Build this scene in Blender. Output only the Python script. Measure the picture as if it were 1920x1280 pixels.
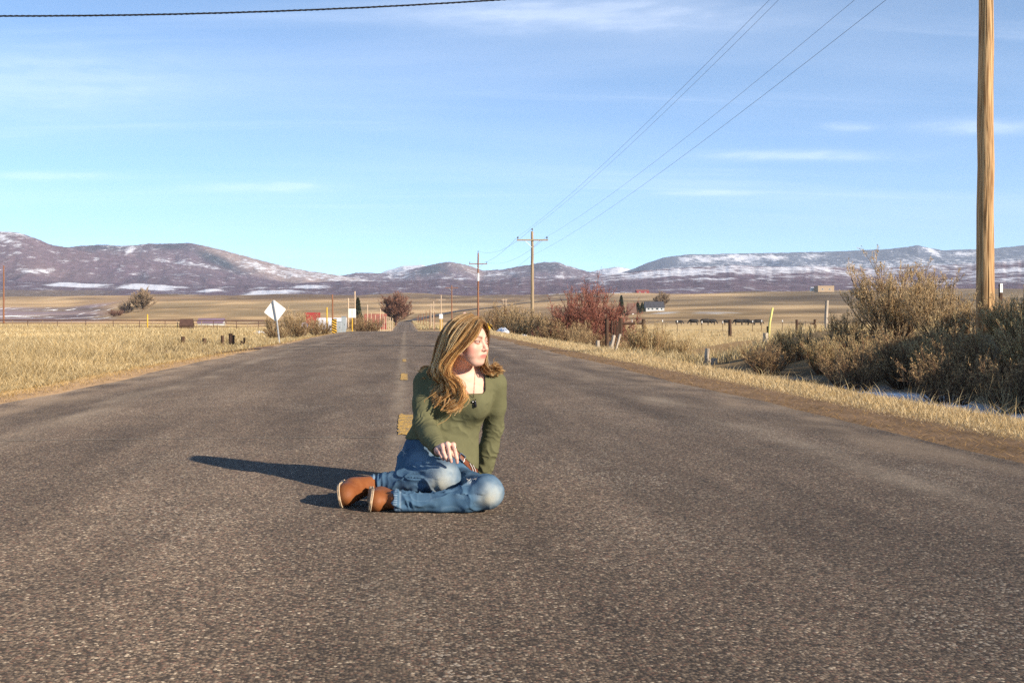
import bpy, math, random
import numpy as np
from mathutils import Vector

for o in list(bpy.data.objects):
    bpy.data.objects.remove(o, do_unlink=True)
SC = bpy.context.scene
COL = SC.collection
RNG = np.random.default_rng(7)

# ------------------------------------------------------------------ camera
FPX, VPX, VPY, EYE = 2000.0, 760.0, 595.0, 0.80      # focal length in px of a 1920 px wide frame, vanishing point, eye height
cam_d = bpy.data.cameras.new('camera')
cam_d.sensor_width = 36.0
cam_d.lens = 36.0 * FPX / 1920.0
cam_d.shift_x = (960.0 - VPX) / 1920.0
cam_d.shift_y = -(640.0 - VPY) / 1920.0
cam_d.clip_start = 0.05
cam_d.clip_end = 40000
cam = bpy.data.objects.new('camera', cam_d)
cam.location = (0, 0, EYE)
cam.rotation_euler = (math.radians(90), 0, 0)
COL.objects.link(cam)
SC.camera = cam

# ------------------------------------------------------------------ world and sun
SUN_AZ = (0.735, -0.678)          # horizontal direction towards the sun
SUN_EL = math.radians(22)
world = bpy.data.worlds.new('World')
SC.world = world
world.use_nodes = True
wn, wl = world.node_tree.nodes, world.node_tree.links
wn.clear()
w_out = wn.new('ShaderNodeOutputWorld')
w_bg = wn.new('ShaderNodeBackground')
w_bg.inputs['Strength'].default_value = 0.134
w_sky = wn.new('ShaderNodeTexSky')
w_sky.sky_type = 'NISHITA'
w_sky.sun_disc = False
w_sky.sun_elevation = SUN_EL
w_sky.sun_rotation = math.atan2(SUN_AZ[0], SUN_AZ[1])
w_sky.altitude = 9000
w_sky.air_density = 1.4
w_sky.dust_density = 0.0
w_sky.ozone_density = 2.0
# thin streaky cirrus, laid on a plane far overhead
w_tc = wn.new('ShaderNodeTexCoord')
w_sep = wn.new('ShaderNodeSeparateXYZ')
wl.new(w_tc.outputs['Generated'], w_sep.inputs[0])
def wmath(op, a, b=None, c=None, clamp=False):
    n = wn.new('ShaderNodeMath'); n.operation = op; n.use_clamp = clamp
    for i, v in enumerate((a, b, c)):
        if v is None: continue
        if isinstance(v, (int, float)): n.inputs[i].default_value = v
        else: wl.new(v, n.inputs[i])
    return n.outputs[0]
zc = wmath('MAXIMUM', w_sep.outputs[2], 0.0)
zd = wmath('ADD', zc, 0.10)
u_ = wmath('DIVIDE', w_sep.outputs[0], zd)
v_ = wmath('DIVIDE', w_sep.outputs[1], zd)
w_cmb = wn.new('ShaderNodeCombineXYZ')
wl.new(u_, w_cmb.inputs[0]); wl.new(v_, w_cmb.inputs[1])
def cloud(rot, sc, nscale, detail, lo, hi, off):
    mp = wn.new('ShaderNodeMapping')
    mp.inputs['Rotation'].default_value = (0, 0, math.radians(rot))
    mp.inputs['Scale'].default_value = sc
    mp.inputs['Location'].default_value = off
    wl.new(w_cmb.outputs[0], mp.inputs['Vector'])
    nz = wn.new('ShaderNodeTexNoise')
    nz.inputs['Scale'].default_value = nscale
    nz.inputs['Detail'].default_value = detail
    nz.inputs['Roughness'].default_value = 0.55
    nz.inputs['Distortion'].default_value = 0.5
    wl.new(mp.outputs[0], nz.inputs['Vector'])
    mr = wn.new('ShaderNodeMapRange'); mr.interpolation_type = 'SMOOTHSTEP'
    mr.inputs['From Min'].default_value = lo; mr.inputs['From Max'].default_value = hi
    wl.new(nz.outputs['Fac'], mr.inputs['Value'])
    return mr.outputs[0]
c1 = cloud(-14, (0.42, 1.1, 1), 0.9, 7, 0.36, 0.86, (3.1, 1.7, 0))
c2 = cloud(6, (0.22, 2.0, 1), 1.5, 5, 0.55, 0.78, (0.4, 5.2, 0))
cs = wmath('ADD', wmath('MULTIPLY', c1, 0.13), wmath('MULTIPLY', c2, 0.09), clamp=True)
cs = wmath('MULTIPLY', cs, wmath('SMOOTH_MIN', wmath('MULTIPLY', zc, 9.0), 1.0, 0.2), clamp=True)
# a few long low wisps of cloud, each at its own bearing and height
w_nz = wn.new('ShaderNodeTexNoise'); w_nz.inputs['Scale'].default_value = 26.0; w_nz.inputs['Detail'].default_value = 5
w_mp = wn.new('ShaderNodeMapping'); w_mp.inputs['Scale'].default_value = (1, 1, 5.0)
wl.new(w_tc.outputs['Generated'], w_mp.inputs['Vector']); wl.new(w_mp.outputs[0], w_nz.inputs['Vector'])
azm = wmath('DIVIDE', w_sep.outputs[0], wmath('MAXIMUM', w_sep.outputs[1], 0.05))
elv = wmath('DIVIDE', w_sep.outputs[2], wmath('MAXIMUM', w_sep.outputs[1], 0.05))
for (px_, py_, ww, hh, am) in ((1480, 292, 150, 10, .20), (1840, 238, 120, 13, .18), (1590, 238, 45, 8, .14), (500, 350, 140, 9, .17), (90, 330, 120, 8, .14), (1330, 362, 90, 5, .16), (1090, 25, 300, 34, .15), (60, 150, 260, 60, .10)):
    da = wmath('MULTIPLY', wmath('SUBTRACT', azm, (px_ - VPX) / FPX), FPX / ww)
    de = wmath('MULTIPLY', wmath('SUBTRACT', elv, (VPY - py_) / FPX), FPX / hh)
    dd = wmath('ADD', wmath('MULTIPLY', da, da), wmath('MULTIPLY', de, de))
    dd = wmath('ADD', dd, wmath('MULTIPLY', wmath('SUBTRACT', w_nz.outputs['Fac'], 0.5), 3.0))
    ga = wmath('MULTIPLY', wmath('POWER', 2.718, wmath('MULTIPLY', wmath('MAXIMUM', dd, 0.0), -1.0)), am)
    cs = wmath('ADD', cs, wmath('MULTIPLY', ga, wmath('GREATER_THAN', w_sep.outputs[1], 0.1)), clamp=True)
w_mix = wn.new('ShaderNodeMix'); w_mix.data_type = 'RGBA'
wl.new(cs, w_mix.inputs['Factor'])
w_tint = wn.new('ShaderNodeVectorMath'); w_tint.operation = 'MULTIPLY'
w_tint.inputs[1].default_value = (0.96, 1.06, 1.0)
wl.new(w_sky.outputs[0], w_tint.inputs[0])
wl.new(w_tint.outputs[0], w_mix.inputs['A'])
w_mix.inputs['B'].default_value = (7.6, 7.8, 8.4, 1)
wl.new(w_mix.outputs['Result'], w_bg.inputs['Color'])
wl.new(w_bg.outputs[0], w_out.inputs['Surface'])

sun_d = bpy.data.lights.new('sun', 'SUN')
sun_d.energy = 5.0
sun_d.angle = math.radians(0.53)
sun_d.color = (1.0, 0.87, 0.70)
sun = bpy.data.objects.new('sun', sun_d)
_s = Vector((SUN_AZ[0] * math.cos(SUN_EL), SUN_AZ[1] * math.cos(SUN_EL), math.sin(SUN_EL)))
sun.rotation_euler = (-_s).to_track_quat('-Z', 'Y').to_euler()
sun.location = (20, -20, 30)
COL.objects.link(sun)

SC.view_settings.view_transform = 'Standard'
SC.view_settings.look = 'None'
SC.view_settings.exposure = 0.86
SC.view_settings.gamma = 1.0
SC.view_settings.use_curve_mapping = False
SC.render.engine = 'CYCLES'
SC.cycles.use_denoising = False
SC.cycles.use_adaptive_sampling = False
SC.cycles.max_bounces = 6
SC.cycles.transparent_max_bounces = 8
SC.cycles.volume_bounces = 0

# ------------------------------------------------------------------ helpers
def tag(o, label=None, cat=None, group=None, kind=None):
    if label: o['label'] = label
    if cat: o['category'] = cat
    if group: o['group'] = group
    if kind: o['kind'] = kind
    return o

def link(name, data, parent=None, loc=None):
    o = bpy.data.objects.new(name, data)
    COL.objects.link(o)
    if parent is not None: o.parent = parent
    if loc is not None: o.location = loc
    return o

def empty(name, loc, label, cat, group=None):
    o = link(name, None, None, loc)
    o.empty_display_size = 0.1
    return tag(o, label, cat, group)

def np_mesh(name, verts, faces, mat=None, col=None, smooth=False):
    """verts (n,3); faces a list of (m,k) int arrays (k = 3 or 4) or one array; col (n,3) stored as point colour."""
    me = bpy.data.meshes.new(name)
    verts = np.asarray(verts, np.float32)
    if not isinstance(faces, (list, tuple)): faces = [faces]
    faces = [np.asarray(f, np.int32) for f in faces if len(f)]
    me.vertices.add(len(verts))
    me.vertices.foreach_set('co', verts.ravel())
    loops = np.concatenate([f.ravel() for f in faces])
    tot = np.concatenate([np.full(len(f), f.shape[1], np.int32) for f in faces])
    me.loops.add(len(loops))
    me.loops.foreach_set('vertex_index', loops)
    me.polygons.add(len(tot))
    st = np.zeros(len(tot), np.int32); st[1:] = np.cumsum(tot)[:-1]
    me.polygons.foreach_set('loop_start', st)
    me.polygons.foreach_set('loop_total', tot)
    if smooth: me.polygons.foreach_set('use_smooth', np.ones(len(tot), bool))
    if col is not None:
        a = me.color_attributes.new('Col', 'FLOAT_COLOR', 'POINT')
        c = np.ones((len(verts), 4), np.float32); c[:, :np.shape(col)[1]] = col
        a.data.foreach_set('color', c.ravel())
    me.update(calc_edges=True)
    me.validate()
    if mat: me.materials.append(mat)
    return me

class MB:
    """collects simple solids into one mesh"""
    def __init__(s): s.v = []; s.f = []; s.c = []
    def add(s, v, f, c=None):
        b = len(s.v)
        s.v += [tuple(map(float, p)) for p in v]
        s.f += [tuple(i + b for i in q) for q in f]
        s.c += [c or (1, 1, 1)] * len(v)
    def box(s, c, d, rz=0.0, col=None, bev=0.0):
        x, y, z = (q / 2 for q in d)
        ca, sa = math.cos(rz), math.sin(rz)
        v = []
        for k in (-1, 1):
            for (i, j) in ((-1, -1), (1, -1), (1, 1), (-1, 1)):
                a, b = i * x, j * y
                v.append((c[0] + a * ca - b * sa, c[1] + a * sa + b * ca, c[2] + k * z))
        s.add(v, [(3, 2, 1, 0), (4, 5, 6, 7), (0, 1, 5, 4), (1, 2, 6, 5), (2, 3, 7, 6), (3, 0, 4, 7)], col)
    def tube(s, pts, rad, n=8, caps=True, col=None, jit=0.0, rnd=None):
        pts = [Vector(p) for p in pts]
        if isinstance(rad, (int, float)): rad = [rad] * len(pts)
        ref = None; v = []; f = []
        for i, p in enumerate(pts):
            d = (pts[min(i + 1, len(pts) - 1)] - pts[max(i - 1, 0)]).normalized()
            if ref is None:
                ref = d.orthogonal().normalized()
            ref = (ref - d * ref.dot(d)).normalized()
            b = d.cross(ref)
            for k in range(n):
                a = 2 * math.pi * k / n
                r = rad[i] * (1 + (rnd.uniform(-jit, jit) if rnd else 0))
                v.append(p + (ref * math.cos(a) + b * math.sin(a)) * r)
        for i in range(len(pts) - 1):
            for k in range(n):
                k2 = (k + 1) % n
                f.append((i * n + k, i * n + k2, (i + 1) * n + k2, (i + 1) * n + k))
        if caps:
            f.append(tuple(reversed(range(n))))
            f.append(tuple((len(pts) - 1) * n + k for k in range(n)))
        s.add(v, f, col)
    def build(s, name, mat, parent=None, smooth=False, col=False, loc=None):
        me = bpy.data.meshes.new(name)
        me.from_pydata(s.v, [], s.f)
        if col:
            a = me.color_attributes.new('Col', 'FLOAT_COLOR', 'POINT')
            for i, c in enumerate(s.c): a.data[i].color = (*c, 1)
        if smooth:
            me.polygons.foreach_set('use_smooth', np.ones(len(me.polygons), bool))
        me.materials.append(mat)
        me.update()
        return link(name, me, parent, loc)

# value noise, vectorised
_perm = np.random.default_rng(11).permutation(4096).astype(np.int64)
_vals = np.random.default_rng(12).random(4096)
def _hash(i, j, k=0):
    return _vals[_perm[(_perm[(_perm[i & 4095] + j) & 4095] + k) & 4095]]
def vnoise(x, y):
    x = np.asarray(x, float); y = np.asarray(y, float)
    i = np.floor(x).astype(np.int64); j = np.floor(y).astype(np.int64)
    u = x - i; v = y - j
    u = u * u * (3 - 2 * u); v = v * v * (3 - 2 * v)
    return ((_hash(i, j) * (1 - u) + _hash(i + 1, j) * u) * (1 - v) + (_hash(i, j + 1) * (1 - u) + _hash(i + 1, j + 1) * u) * v) * 2 - 1
def fbm(x, y, o=4):
    s = 0; a = 1.0; t = 0
    for q in range(o):
        s = s + a * vnoise(x * 2 ** q + 17.3 * q, y * 2 ** q + 5.1 * q); t += a; a *= 0.5
    return s / t
def vnoise3(x, y, z):
    i = np.floor(x).astype(np.int64); j = np.floor(y).astype(np.int64); k = np.floor(z).astype(np.int64)
    u = x - i; v = y - j; w = z - k
    u = u * u * (3 - 2 * u); v = v * v * (3 - 2 * v); w = w * w * (3 - 2 * w)
    def pl(kk):
        return (_hash(i, j, kk) * (1 - u) + _hash(i + 1, j, kk) * u) * (1 - v) + (_hash(i, j + 1, kk) * (1 - u) + _hash(i + 1, j + 1, kk) * u) * v
    return (pl(k) * (1 - w) + pl(k + 1) * w) * 2 - 1
def sstep(a, b, x):
    t = np.clip((np.asarray(x, float) - a) / (b - a), 0, 1)
    return t * t * (3 - 2 * t)
def lerp(a, b, t): return a + (b - a) * t

# ------------------------------------------------------------------ materials
def mat_new(name):
    m = bpy.data.materials.new(name); m.use_nodes = True
    nt = m.node_tree
    b = nt.nodes['Principled BSDF']
    return m, nt, b
def simple(name, color=(0.5, 0.5, 0.5), rough=0.8, attr=False, nscale=0, namt=0.2, bump=0.0, bscale=None, metal=0.0,
           stretch=(1, 1, 1), spec=0.35, detail=4, sss=0.0, trans=0.0):
    m, nt, b = mat_new(name)
    N, L = nt.nodes, nt.links
    b.inputs['Roughness'].default_value = rough
    if name == 'ground_earth': b.inputs['Diffuse Roughness'].default_value = 1.0
    b.inputs['Metallic'].default_value = metal
    b.inputs['Specular IOR Level'].default_value = spec
    b.inputs['Base Color'].default_value = (*color, 1)
    src = None
    if attr:
        a = N.new('ShaderNodeAttribute'); a.attribute_name = 'Col'
        src = a.outputs['Color']
    if nscale or bump:
        tc = N.new('ShaderNodeTexCoord'); mp = N.new('ShaderNodeMapping')
        mp.inputs['Scale'].default_value = stretch
        L.new(tc.outputs['Object'], mp.inputs['Vector'])
    if nscale:
        nz = N.new('ShaderNodeTexNoise'); nz.inputs['Scale'].default_value = nscale; nz.inputs['Detail'].default_value = detail
        L.new(mp.outputs[0], nz.inputs['Vector'])
        mr = N.new('ShaderNodeMapRange')
        mr.inputs['From Min'].default_value = 0.25; mr.inputs['From Max'].default_value = 0.75
        mr.inputs['To Min'].default_value = 1 - namt; mr.inputs['To Max'].default_value = 1 + namt
        L.new(nz.outputs['Fac'], mr.inputs['Value'])
        vm = N.new('ShaderNodeVectorMath'); vm.operation = 'SCALE'
        if src is not None: L.new(src, vm.inputs[0])
        else: vm.inputs[0].default_value = color
        L.new(mr.outputs[0], vm.inputs['Scale'])
        src = vm.outputs[0]
    if src is not None: L.new(src, b.inputs['Base Color'])
    if bump:
        n2 = N.new('ShaderNodeTexNoise'); n2.inputs['Scale'].default_value = bscale or nscale; n2.inputs['Detail'].default_value = 5
        L.new(mp.outputs[0], n2.inputs['Vector'])
        bp = N.new('ShaderNodeBump'); bp.inputs['Strength'].default_value = 1.0; bp.inputs['Distance'].default_value = bump
        L.new(n2.outputs['Fac'], bp.inputs['Height']); L.new(bp.outputs[0], b.inputs['Normal'])
    if sss:
        b.inputs['Subsurface Weight'].default_value = sss
        b.inputs['Subsurface Radius'].default_value = (1.0, 0.35, 0.2)
        b.inputs['Subsurface Scale'].default_value = 0.006
    if trans:
        tr = N.new('ShaderNodeBsdfTranslucent'); mx = N.new('ShaderNodeMixShader')
        mx.inputs[0].default_value = trans
        if src is not None: L.new(src, tr.inputs['Color'])
        else: tr.inputs['Color'].default_value = (*color, 1)
        out = [n for n in N if n.type == 'OUTPUT_MATERIAL'][0]
        L.new(b.outputs[0], mx.inputs[1]); L.new(tr.outputs[0], mx.inputs[2]); L.new(mx.outputs[0], out.inputs['Surface'])
    return m
# ================================================================== the land
ROAD_L, ROAD_R = -3.8, 3.5
_ry = np.array([-80, 0, 55, 70, 90, 120, 160, 200, 260, 320, 400, 520, 650, 800, 1000, 1250, 1500])
def road_z(y):
    y = np.asarray(y, float)
    return np.interp(y, [-80, 50, 60, 70, 80, 90, 110, 140, 180, 230, 290, 340, 400, 520, 650, 720],
                     [0, 0, -0.02, -0.09, -0.22, -0.42, -1.0, -1.9, -2.7, -3.0, -2.95, -2.8, -2.55, -2.1, -1.65, -1.2])
# far land: the rows are distances, the columns bearings (as picture columns); the values are slopes seen from the eye
_tc = np.array([-1500, -300, 0, 120, 190, 240, 300, 420, 560, 760, 900, 1000, 1150, 1230, 1330, 1450, 1560, 1700, 1900, 2400, 4000], float)
_ty = np.array([230, 300, 380, 450, 520, 650, 780, 900, 1200, 1600, 2100, 2700], float)
_tp = np.array([
    [607, 607, 607, 607, 607, 607, 608, 610, 615, 621, 620, 618, 611, 611, 611, 611, 611, 611, 611, 611, 611],
    [605, 605, 605, 605, 605, 605, 606, 608, 613, 614.5, 614, 611, 608, 606, 606, 606, 607, 608, 608, 608, 608],
    [603, 603, 603, 603, 603, 602, 601, 602, 609, 611.5, 610, 607, 603, 597, 597, 598, 600, 603, 603, 603, 603],
    [601, 601, 601, 601, 601, 599, 596, 597, 604, 610, 607, 604, 596, 586, 585, 588, 594, 598, 598, 598, 598],
    [599, 599, 599, 599, 598, 595, 590, 589, 599, 607, 604, 600, 588, 580, 578, 581, 588, 594, 594, 594, 594],
    [597, 597, 597, 597, 594, 585, 578, 577, 586, 603, 599, 593, 580, 577, 579, 582, 582, 584, 584, 584, 584],
    [596, 596, 596, 596, 591, 581, 573, 571, 578, 594, 590, 584, 576, 575, 576, 576, 575, 575, 575, 575, 575],
    [594, 594, 594, 594, 588, 577, 570, 568, 573, 585, 583, 579, 572, 572, 572, 570, 568, 568, 568, 568, 568],
    [586, 586, 586, 586, 580, 570, 565, 564, 565, 573, 572, 568, 566, 565, 564, 560, 558, 558, 558, 558, 558],
    [577, 577, 577, 577, 570, 562, 560, 559, 558, 562, 562, 560, 559, 557, 555, 551, 549, 548, 547, 547, 547],
    [560, 560, 558, 556, 555, 554, 553, 553, 552, 552, 553, 553, 551, 549, 548, 546, 544, 542, 541, 540, 540],
    [562, 562, 560, 560, 560, 560, 560, 560, 560, 560, 560, 560, 560, 560, 560, 560, 560, 560, 560, 560, 560]], float)
def far_z(x, y):
    x = np.asarray(x, float); y = np.asarray(y, float)
    yc = np.clip(y, _ty[0], _ty[-1])
    px = VPX + FPX * x / np.maximum(yc, 1)
    ci = np.clip(np.searchsorted(_tc, px) - 1, 0, len(_tc) - 2)
    cu = np.clip((px - _tc[ci]) / (_tc[ci + 1] - _tc[ci]), 0, 1); cu = cu * cu * (3 - 2 * cu)
    ri = np.clip(np.searchsorted(_ty, yc) - 1, 0, len(_ty) - 2)
    ru = np.clip((yc - _ty[ri]) / (_ty[ri + 1] - _ty[ri]), 0, 1)
    p = lerp(lerp(_tp[ri, ci], _tp[ri, ci + 1], cu), lerp(_tp[ri + 1, ci], _tp[ri + 1, ci + 1], cu), ru)
    return EYE - (p - VPY) * yc / FPX
def near_z(x, y):
    x = np.asarray(x, float); y = np.asarray(y, float)
    rz = road_z(y)
    # left verge and field
    zl = -0.04 - 0.10 * sstep(-4.0, -5.2, x) + 0.16 * sstep(-5.5, -9, x) * (1 - sstep(60, 120, y)) - 0.0038 * np.clip(y - 20, 0, 200) \
        + 0.05 * fbm(x * 0.35, y * 0.3, 3) * sstep(-4.2, -6, x)
    zl = lerp(zl, rz - 0.08, sstep(-40, -5, x) * sstep(70, 110, y))
    # right verge, ditch, bank, pasture
    n = fbm(x * 0.3 + 4, y * 0.25, 3)
    ditch = -0.05 - 0.05 * sstep(4.2, 5.2, x) - 0.16 * sstep(5.1, 6.0, x)
    berm = 0.72 * sstep(6.8, 9.6, x) * (1 - sstep(24, 30, y)) * 1.05 * sstep(-6, 6, y + 8)
    pasture = -0.9 - 0.002 * np.clip(y - 30, 0, 200)
    zr = ditch + berm + 0.10 * n * sstep(4.6, 6.5, x)
    zr = lerp(zr, pasture + 0.12 * n, sstep(24, 40, y) * sstep(5.5, 9.0, x))
    # a bare earth bank beside the lane, and an unseen one at right, added to shade brush and ditch
    zr = zr + 0.75 * np.exp(-((x - 15.5) / 3.0) ** 2 - ((y - 46) / 5.0) ** 2)
    crest = np.interp(y, [-60, 3, 7.5, 12, 16, 19.5, 22], [4.5, 4.5, 4.35, 3.6, 2.6, 0.8, 0.0])
    zr = zr + crest * sstep(10.8, 15.0, x) * (1 - 0.4 * sstep(24, 60, x))
    zr = lerp(zr, rz - 0.08, (1 - sstep(4, 14, x)) * sstep(70, 110, y))
    z = np.where(x < 0, zl, zr)
    inr = sstep(ROAD_L - 0.9, ROAD_L - 0.1, x) * (1 - sstep(ROAD_R + 0.1, ROAD_R + 0.9, x))
    return lerp(z, rz - 0.05, inr)
def road_cx(y):
    # the lane bends to the right far away
    return np.interp(y, [0, 560, 640, 720, 850, 1000, 1250, 1500], [0, 0, 2, 10, 34, 68, 150, 230])
def land_z(x, y):
    x = np.asarray(x, float); y = np.asarray(y, float)
    t = sstep(170, 260, y)
    z = lerp(near_z(x, y), far_z(x, y) + (0.0030 * np.maximum(y - 300, 0) * fbm(x * 0.009, y * 0.006, 4)), t)
    d = np.abs(x - road_cx(y))
    far_road = np.interp(y, [650, 720], [0, 1])
    rzz = lerp(road_z(y) - 0.06, far_z(x, y), far_road)
    return np.where(y > 150, lerp(z, rzz, (1 - sstep(4, 22, d)) * sstep(150, 230, y)), z)
def gz(x, y): return float(land_z(np.array([x]), np.array([y]))[0])
def at(px, Y):
    """a spot on the land: bearing as picture column, distance in metres"""
    X = (px - VPX) * Y / FPX
    return X, Y, gz(X, Y)
def pz(py, Y): return EYE - (py - VPY) * Y / FPX

# --- ground sheet
def axis(fine_a, fine_b, step, lo, hi, g):
    a = list(np.arange(fine_a, fine_b + 1e-6, step))
    s = step
    while a[-1] < hi: s *= g; a.append(a[-1] + s)
    s = step
    while a[0] > lo: s *= g; a.insert(0, a[0] - s)
    return np.array(a)
gx = axis(-9, 16, 0.3, -3600, 3600, 1.05)
gy = axis(0, 60, 0.5, -120, 2750, 1.022)
GX, GY = np.meshgrid(gx, gy)
GZ = land_z(GX, GY)
def land_col(x, y, z):
    n1 = fbm(x * 0.05, y * 0.02, 4); n2 = fbm(x * 0.6, y * 0.35, 4); n3 = fbm(x * 0.006 + 3, y * 0.004, 4)
    S = lambda *c: np.array(c, float)
    straw, dry, earth, snow = S(.46, .335, .165), S(.34, .235, .11), S(.150, .098, .060), S(.78, .80, .84)
    c = np.zeros(x.shape + (3,))
    c[:] = straw
    def mix(col, t): c[:] = c * (1 - t[..., None]) + np.asarray(col) * t[..., None]
    mix(dry, np.clip(0.5 + 0.9 * n2, 0, 1) * 0.7)
    # verge dirt at both edges of the asphalt
    mix(S(.30, .20, .10), sstep(-6.2, -4.4, x) * (x < 0) * np.clip(0.75 + n2, 0, 1) * (y < 200))
    mix(S(.255, .17, .098), sstep(-4.9, -4.2, x) * (x < 0) * (y < 200))
    mix(earth * 1.0, (1 - sstep(4.25, 4.75, x + 0.25 * n2)) * (x > 0) * (y < 200))
    # ditch: dead leaves, snow lying in it
    dt = sstep(5.0, 5.6, x) * (1 - sstep(10.5, 13, x)) * (1 - sstep(26, 40, y))
    mix(S(.12, .085, .05), dt * 0.85)
    sn = sstep(5.35, 5.6, x + 0.3 * n2) * (1 - sstep(6.6, 7.2, x + 0.7 * n2)) * (1 - sstep(15, 19, y)) * sstep(-0.22, 0.05, fbm(x * 1.1, y * 0.8 + 9, 4) + 0.12)
    mix(snow, sn)
    # bare earth bank, trampled pasture
    mix(S(.20, .12, .06), np.exp(-((x - 14) / 5.5) ** 2 - ((y - 40) / 11.0) ** 2) * 1.0)
    # distant fields
    px = VPX + FPX * x / np.maximum(y, 1)
    ft = sstep(230, 340, y)
    fields = S(.345, .235, .125) * (1 + 0.30 * n3[..., None]) * (1 + 0.22 * fbm(x * 0.02, y * 0.03, 4)[..., None])
    c[:] = c * (1 - ft[..., None]) + fields * ft[..., None]
    mix(S(.46, .325, .175), ft * np.clip(1.3 * fbm(x * 0.004 + 9, y * 0.011, 3) + 0.15, 0, 1) * 0.8)
    mix(S(.42, .295, .16), (px > 1150) * sstep(620, 700, y) * (1 - sstep(1500, 1700, y)) * 0.7)
    mix(S(.165, .105, .06), sstep(1350, 1400, y) * (1 - sstep(1950, 2080, y)) * np.clip((px > 150) * 0.75 + 0.0, 0, 1) * (px < 1150) * np.clip(0.9 + 0.5 * n3, 0, 1))
    mix(S(.19, .13, .075), (px > 1380) * sstep(1000, 1150, y) * (1 - sstep(1700, 1900, y)) * np.clip(0.5 + n3 * 1.5, 0, 1))
    # left flats: grey-mauve brush with snow between
    lf = (1 - sstep(175, 225, px + 25 * n1)) * sstep(320, 420, y) * (1 - sstep(1500, 1700, y))
    mix(S(.185, .145, .175), lf * 0.9)
    mask = lf * sstep(430, 520, y)
    # snow lying on the shaded slope of the pasture mound
    sm = np.zeros_like(x)
    for (p0, y0, a, b) in ((1248, 455, 4.2, 26), (1318, 452, 3.2, 18), (1345, 448, 3.0, 20), (1372, 455, 2.2, 18)):
        x0 = (p0 - VPX) * y0 / FPX
        dx = (x - x0) - (y - y0) * 0.42
        sm = np.maximum(sm, np.exp(-(dx / a) ** 2 - ((y - y0) / b) ** 2))
    mix(snow, sstep(0.42, 0.6, sm + 0.25 * fbm(x * 0.25, y * 0.05, 3)))
    # contour-like bands of stubble, weeds and bare soil, doubling as painted slope shading
    PYv = VPY - FPX * (z - EYE) / np.maximum(y, 1)
    bands = fbm(px * 0.006 + 3, PYv * 0.22 + px * 0.004, 4)
    c[:] = c * (1 + (1.0 * ft * bands)[..., None])
    mix(S(.14, .095, .06), ft * sstep(549, 551, PYv) * (1 - sstep(556, 559, PYv + 2 * n3)) * ((px > 330) & (px < 1130)) * .75)
    mix(S(.17, .12, .07), ft * np.clip(fbm(px * .012 + 7, PYv * .16, 3) * 2 - .25, 0, 1) * .6)
    mix(S(.56, .42, .25), ft * np.clip(fbm(px * .02 + 1, PYv * .5 + px * .02, 3) * 3 - 1.0, 0, 1) * .6)
    mix(S(.15, .108, .065), ft * sstep(1330, 1420, px) * sstep(554, 558, PYv + 4 * n3) * (1 - sstep(570, 577, PYv + 4 * n3)) * np.clip(.75 + fbm(px * .03, PYv * .3, 3), 0, 1) * .8)  # brown scrub band, with darker bank shading painted in
    mix(S(.22, .165, .095), ft * sstep(215, 270, px) * (1 - sstep(660, 720, px)) * sstep(564, 569, PYv + 3 * n3) * (1 - sstep(588, 597, PYv)) * np.clip(.7 + 1.2 * fbm(px * .015, PYv * .25 + px * .02, 3), 0, 1) * .8)
    mix(S(.20, .135, .08), ft * (px > 860) * (px < 1180) * sstep(574, 578, PYv + 3 * n3) * (1 - sstep(590, 600, PYv)) * .6)
    c[:] = c * (1 - .30 * (ft * (c.mean(-1) < .6)))[..., None]
    return np.concatenate([np.clip(c, 0.01, 0.9), (1 - mask)[..., None]], -1)
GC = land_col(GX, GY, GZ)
ny, nx = GX.shape
idx = np.arange(nx * ny).reshape(ny, nx)
quads = np.stack([idx[:-1, :-1], idx[:-1, 1:], idx[1:, 1:], idx[1:, :-1]], -1).reshape(-1, 4)
m_ground = simple('ground_earth', attr=True, rough=0.95, nscale=3.0, namt=0.28, bump=0.03, bscale=9.0, detail=8, spec=0.1)
def ground_snow(m):
    N, L = m.node_tree.nodes, m.node_tree.links
    b = N['Principled BSDF']; src = b.inputs['Base Color'].links[0].from_socket
    at_ = [n for n in N if n.type == 'ATTRIBUTE'][0]
    tc = [n for n in N if n.type == 'TEX_COORD'][0]
    mp = N.new('ShaderNodeMapping'); mp.inputs['Scale'].default_value = (.055, .0042, .0); L.new(tc.outputs['Object'], mp.inputs['Vector'])
    nz = N.new('ShaderNodeTexNoise'); nz.inputs['Scale'].default_value = 1.6; nz.inputs['Detail'].default_value = 3; L.new(mp.outputs[0], nz.inputs['Vector'])
    r = N.new('ShaderNodeMapRange'); r.interpolation_type = 'SMOOTHSTEP'; r.inputs['From Min'].default_value = .60; r.inputs['From Max'].default_value = .66; L.new(nz.outputs['Fac'], r.inputs['Value'])
    iv = N.new('ShaderNodeMath'); iv.operation = 'SUBTRACT'; iv.inputs[0].default_value = 1.0; L.new(at_.outputs['Alpha'], iv.inputs[1])
    ml = N.new('ShaderNodeMath'); ml.operation = 'MULTIPLY'; L.new(iv.outputs[0], ml.inputs[0]); L.new(r.outputs[0], ml.inputs[1])
    mx = N.new('ShaderNodeMix'); mx.data_type = 'RGBA'; L.new(ml.outputs[0], mx.inputs['Factor']); L.new(src, mx.inputs['A']); mx.inputs['B'].default_value = (.78, .80, .84, 1)
    L.new(mx.outputs['Result'], b.inputs['Base Color'])
ground_snow(m_ground)
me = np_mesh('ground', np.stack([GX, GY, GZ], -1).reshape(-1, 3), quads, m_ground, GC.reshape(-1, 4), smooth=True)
tag(link('ground', me), kind='structure')

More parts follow.
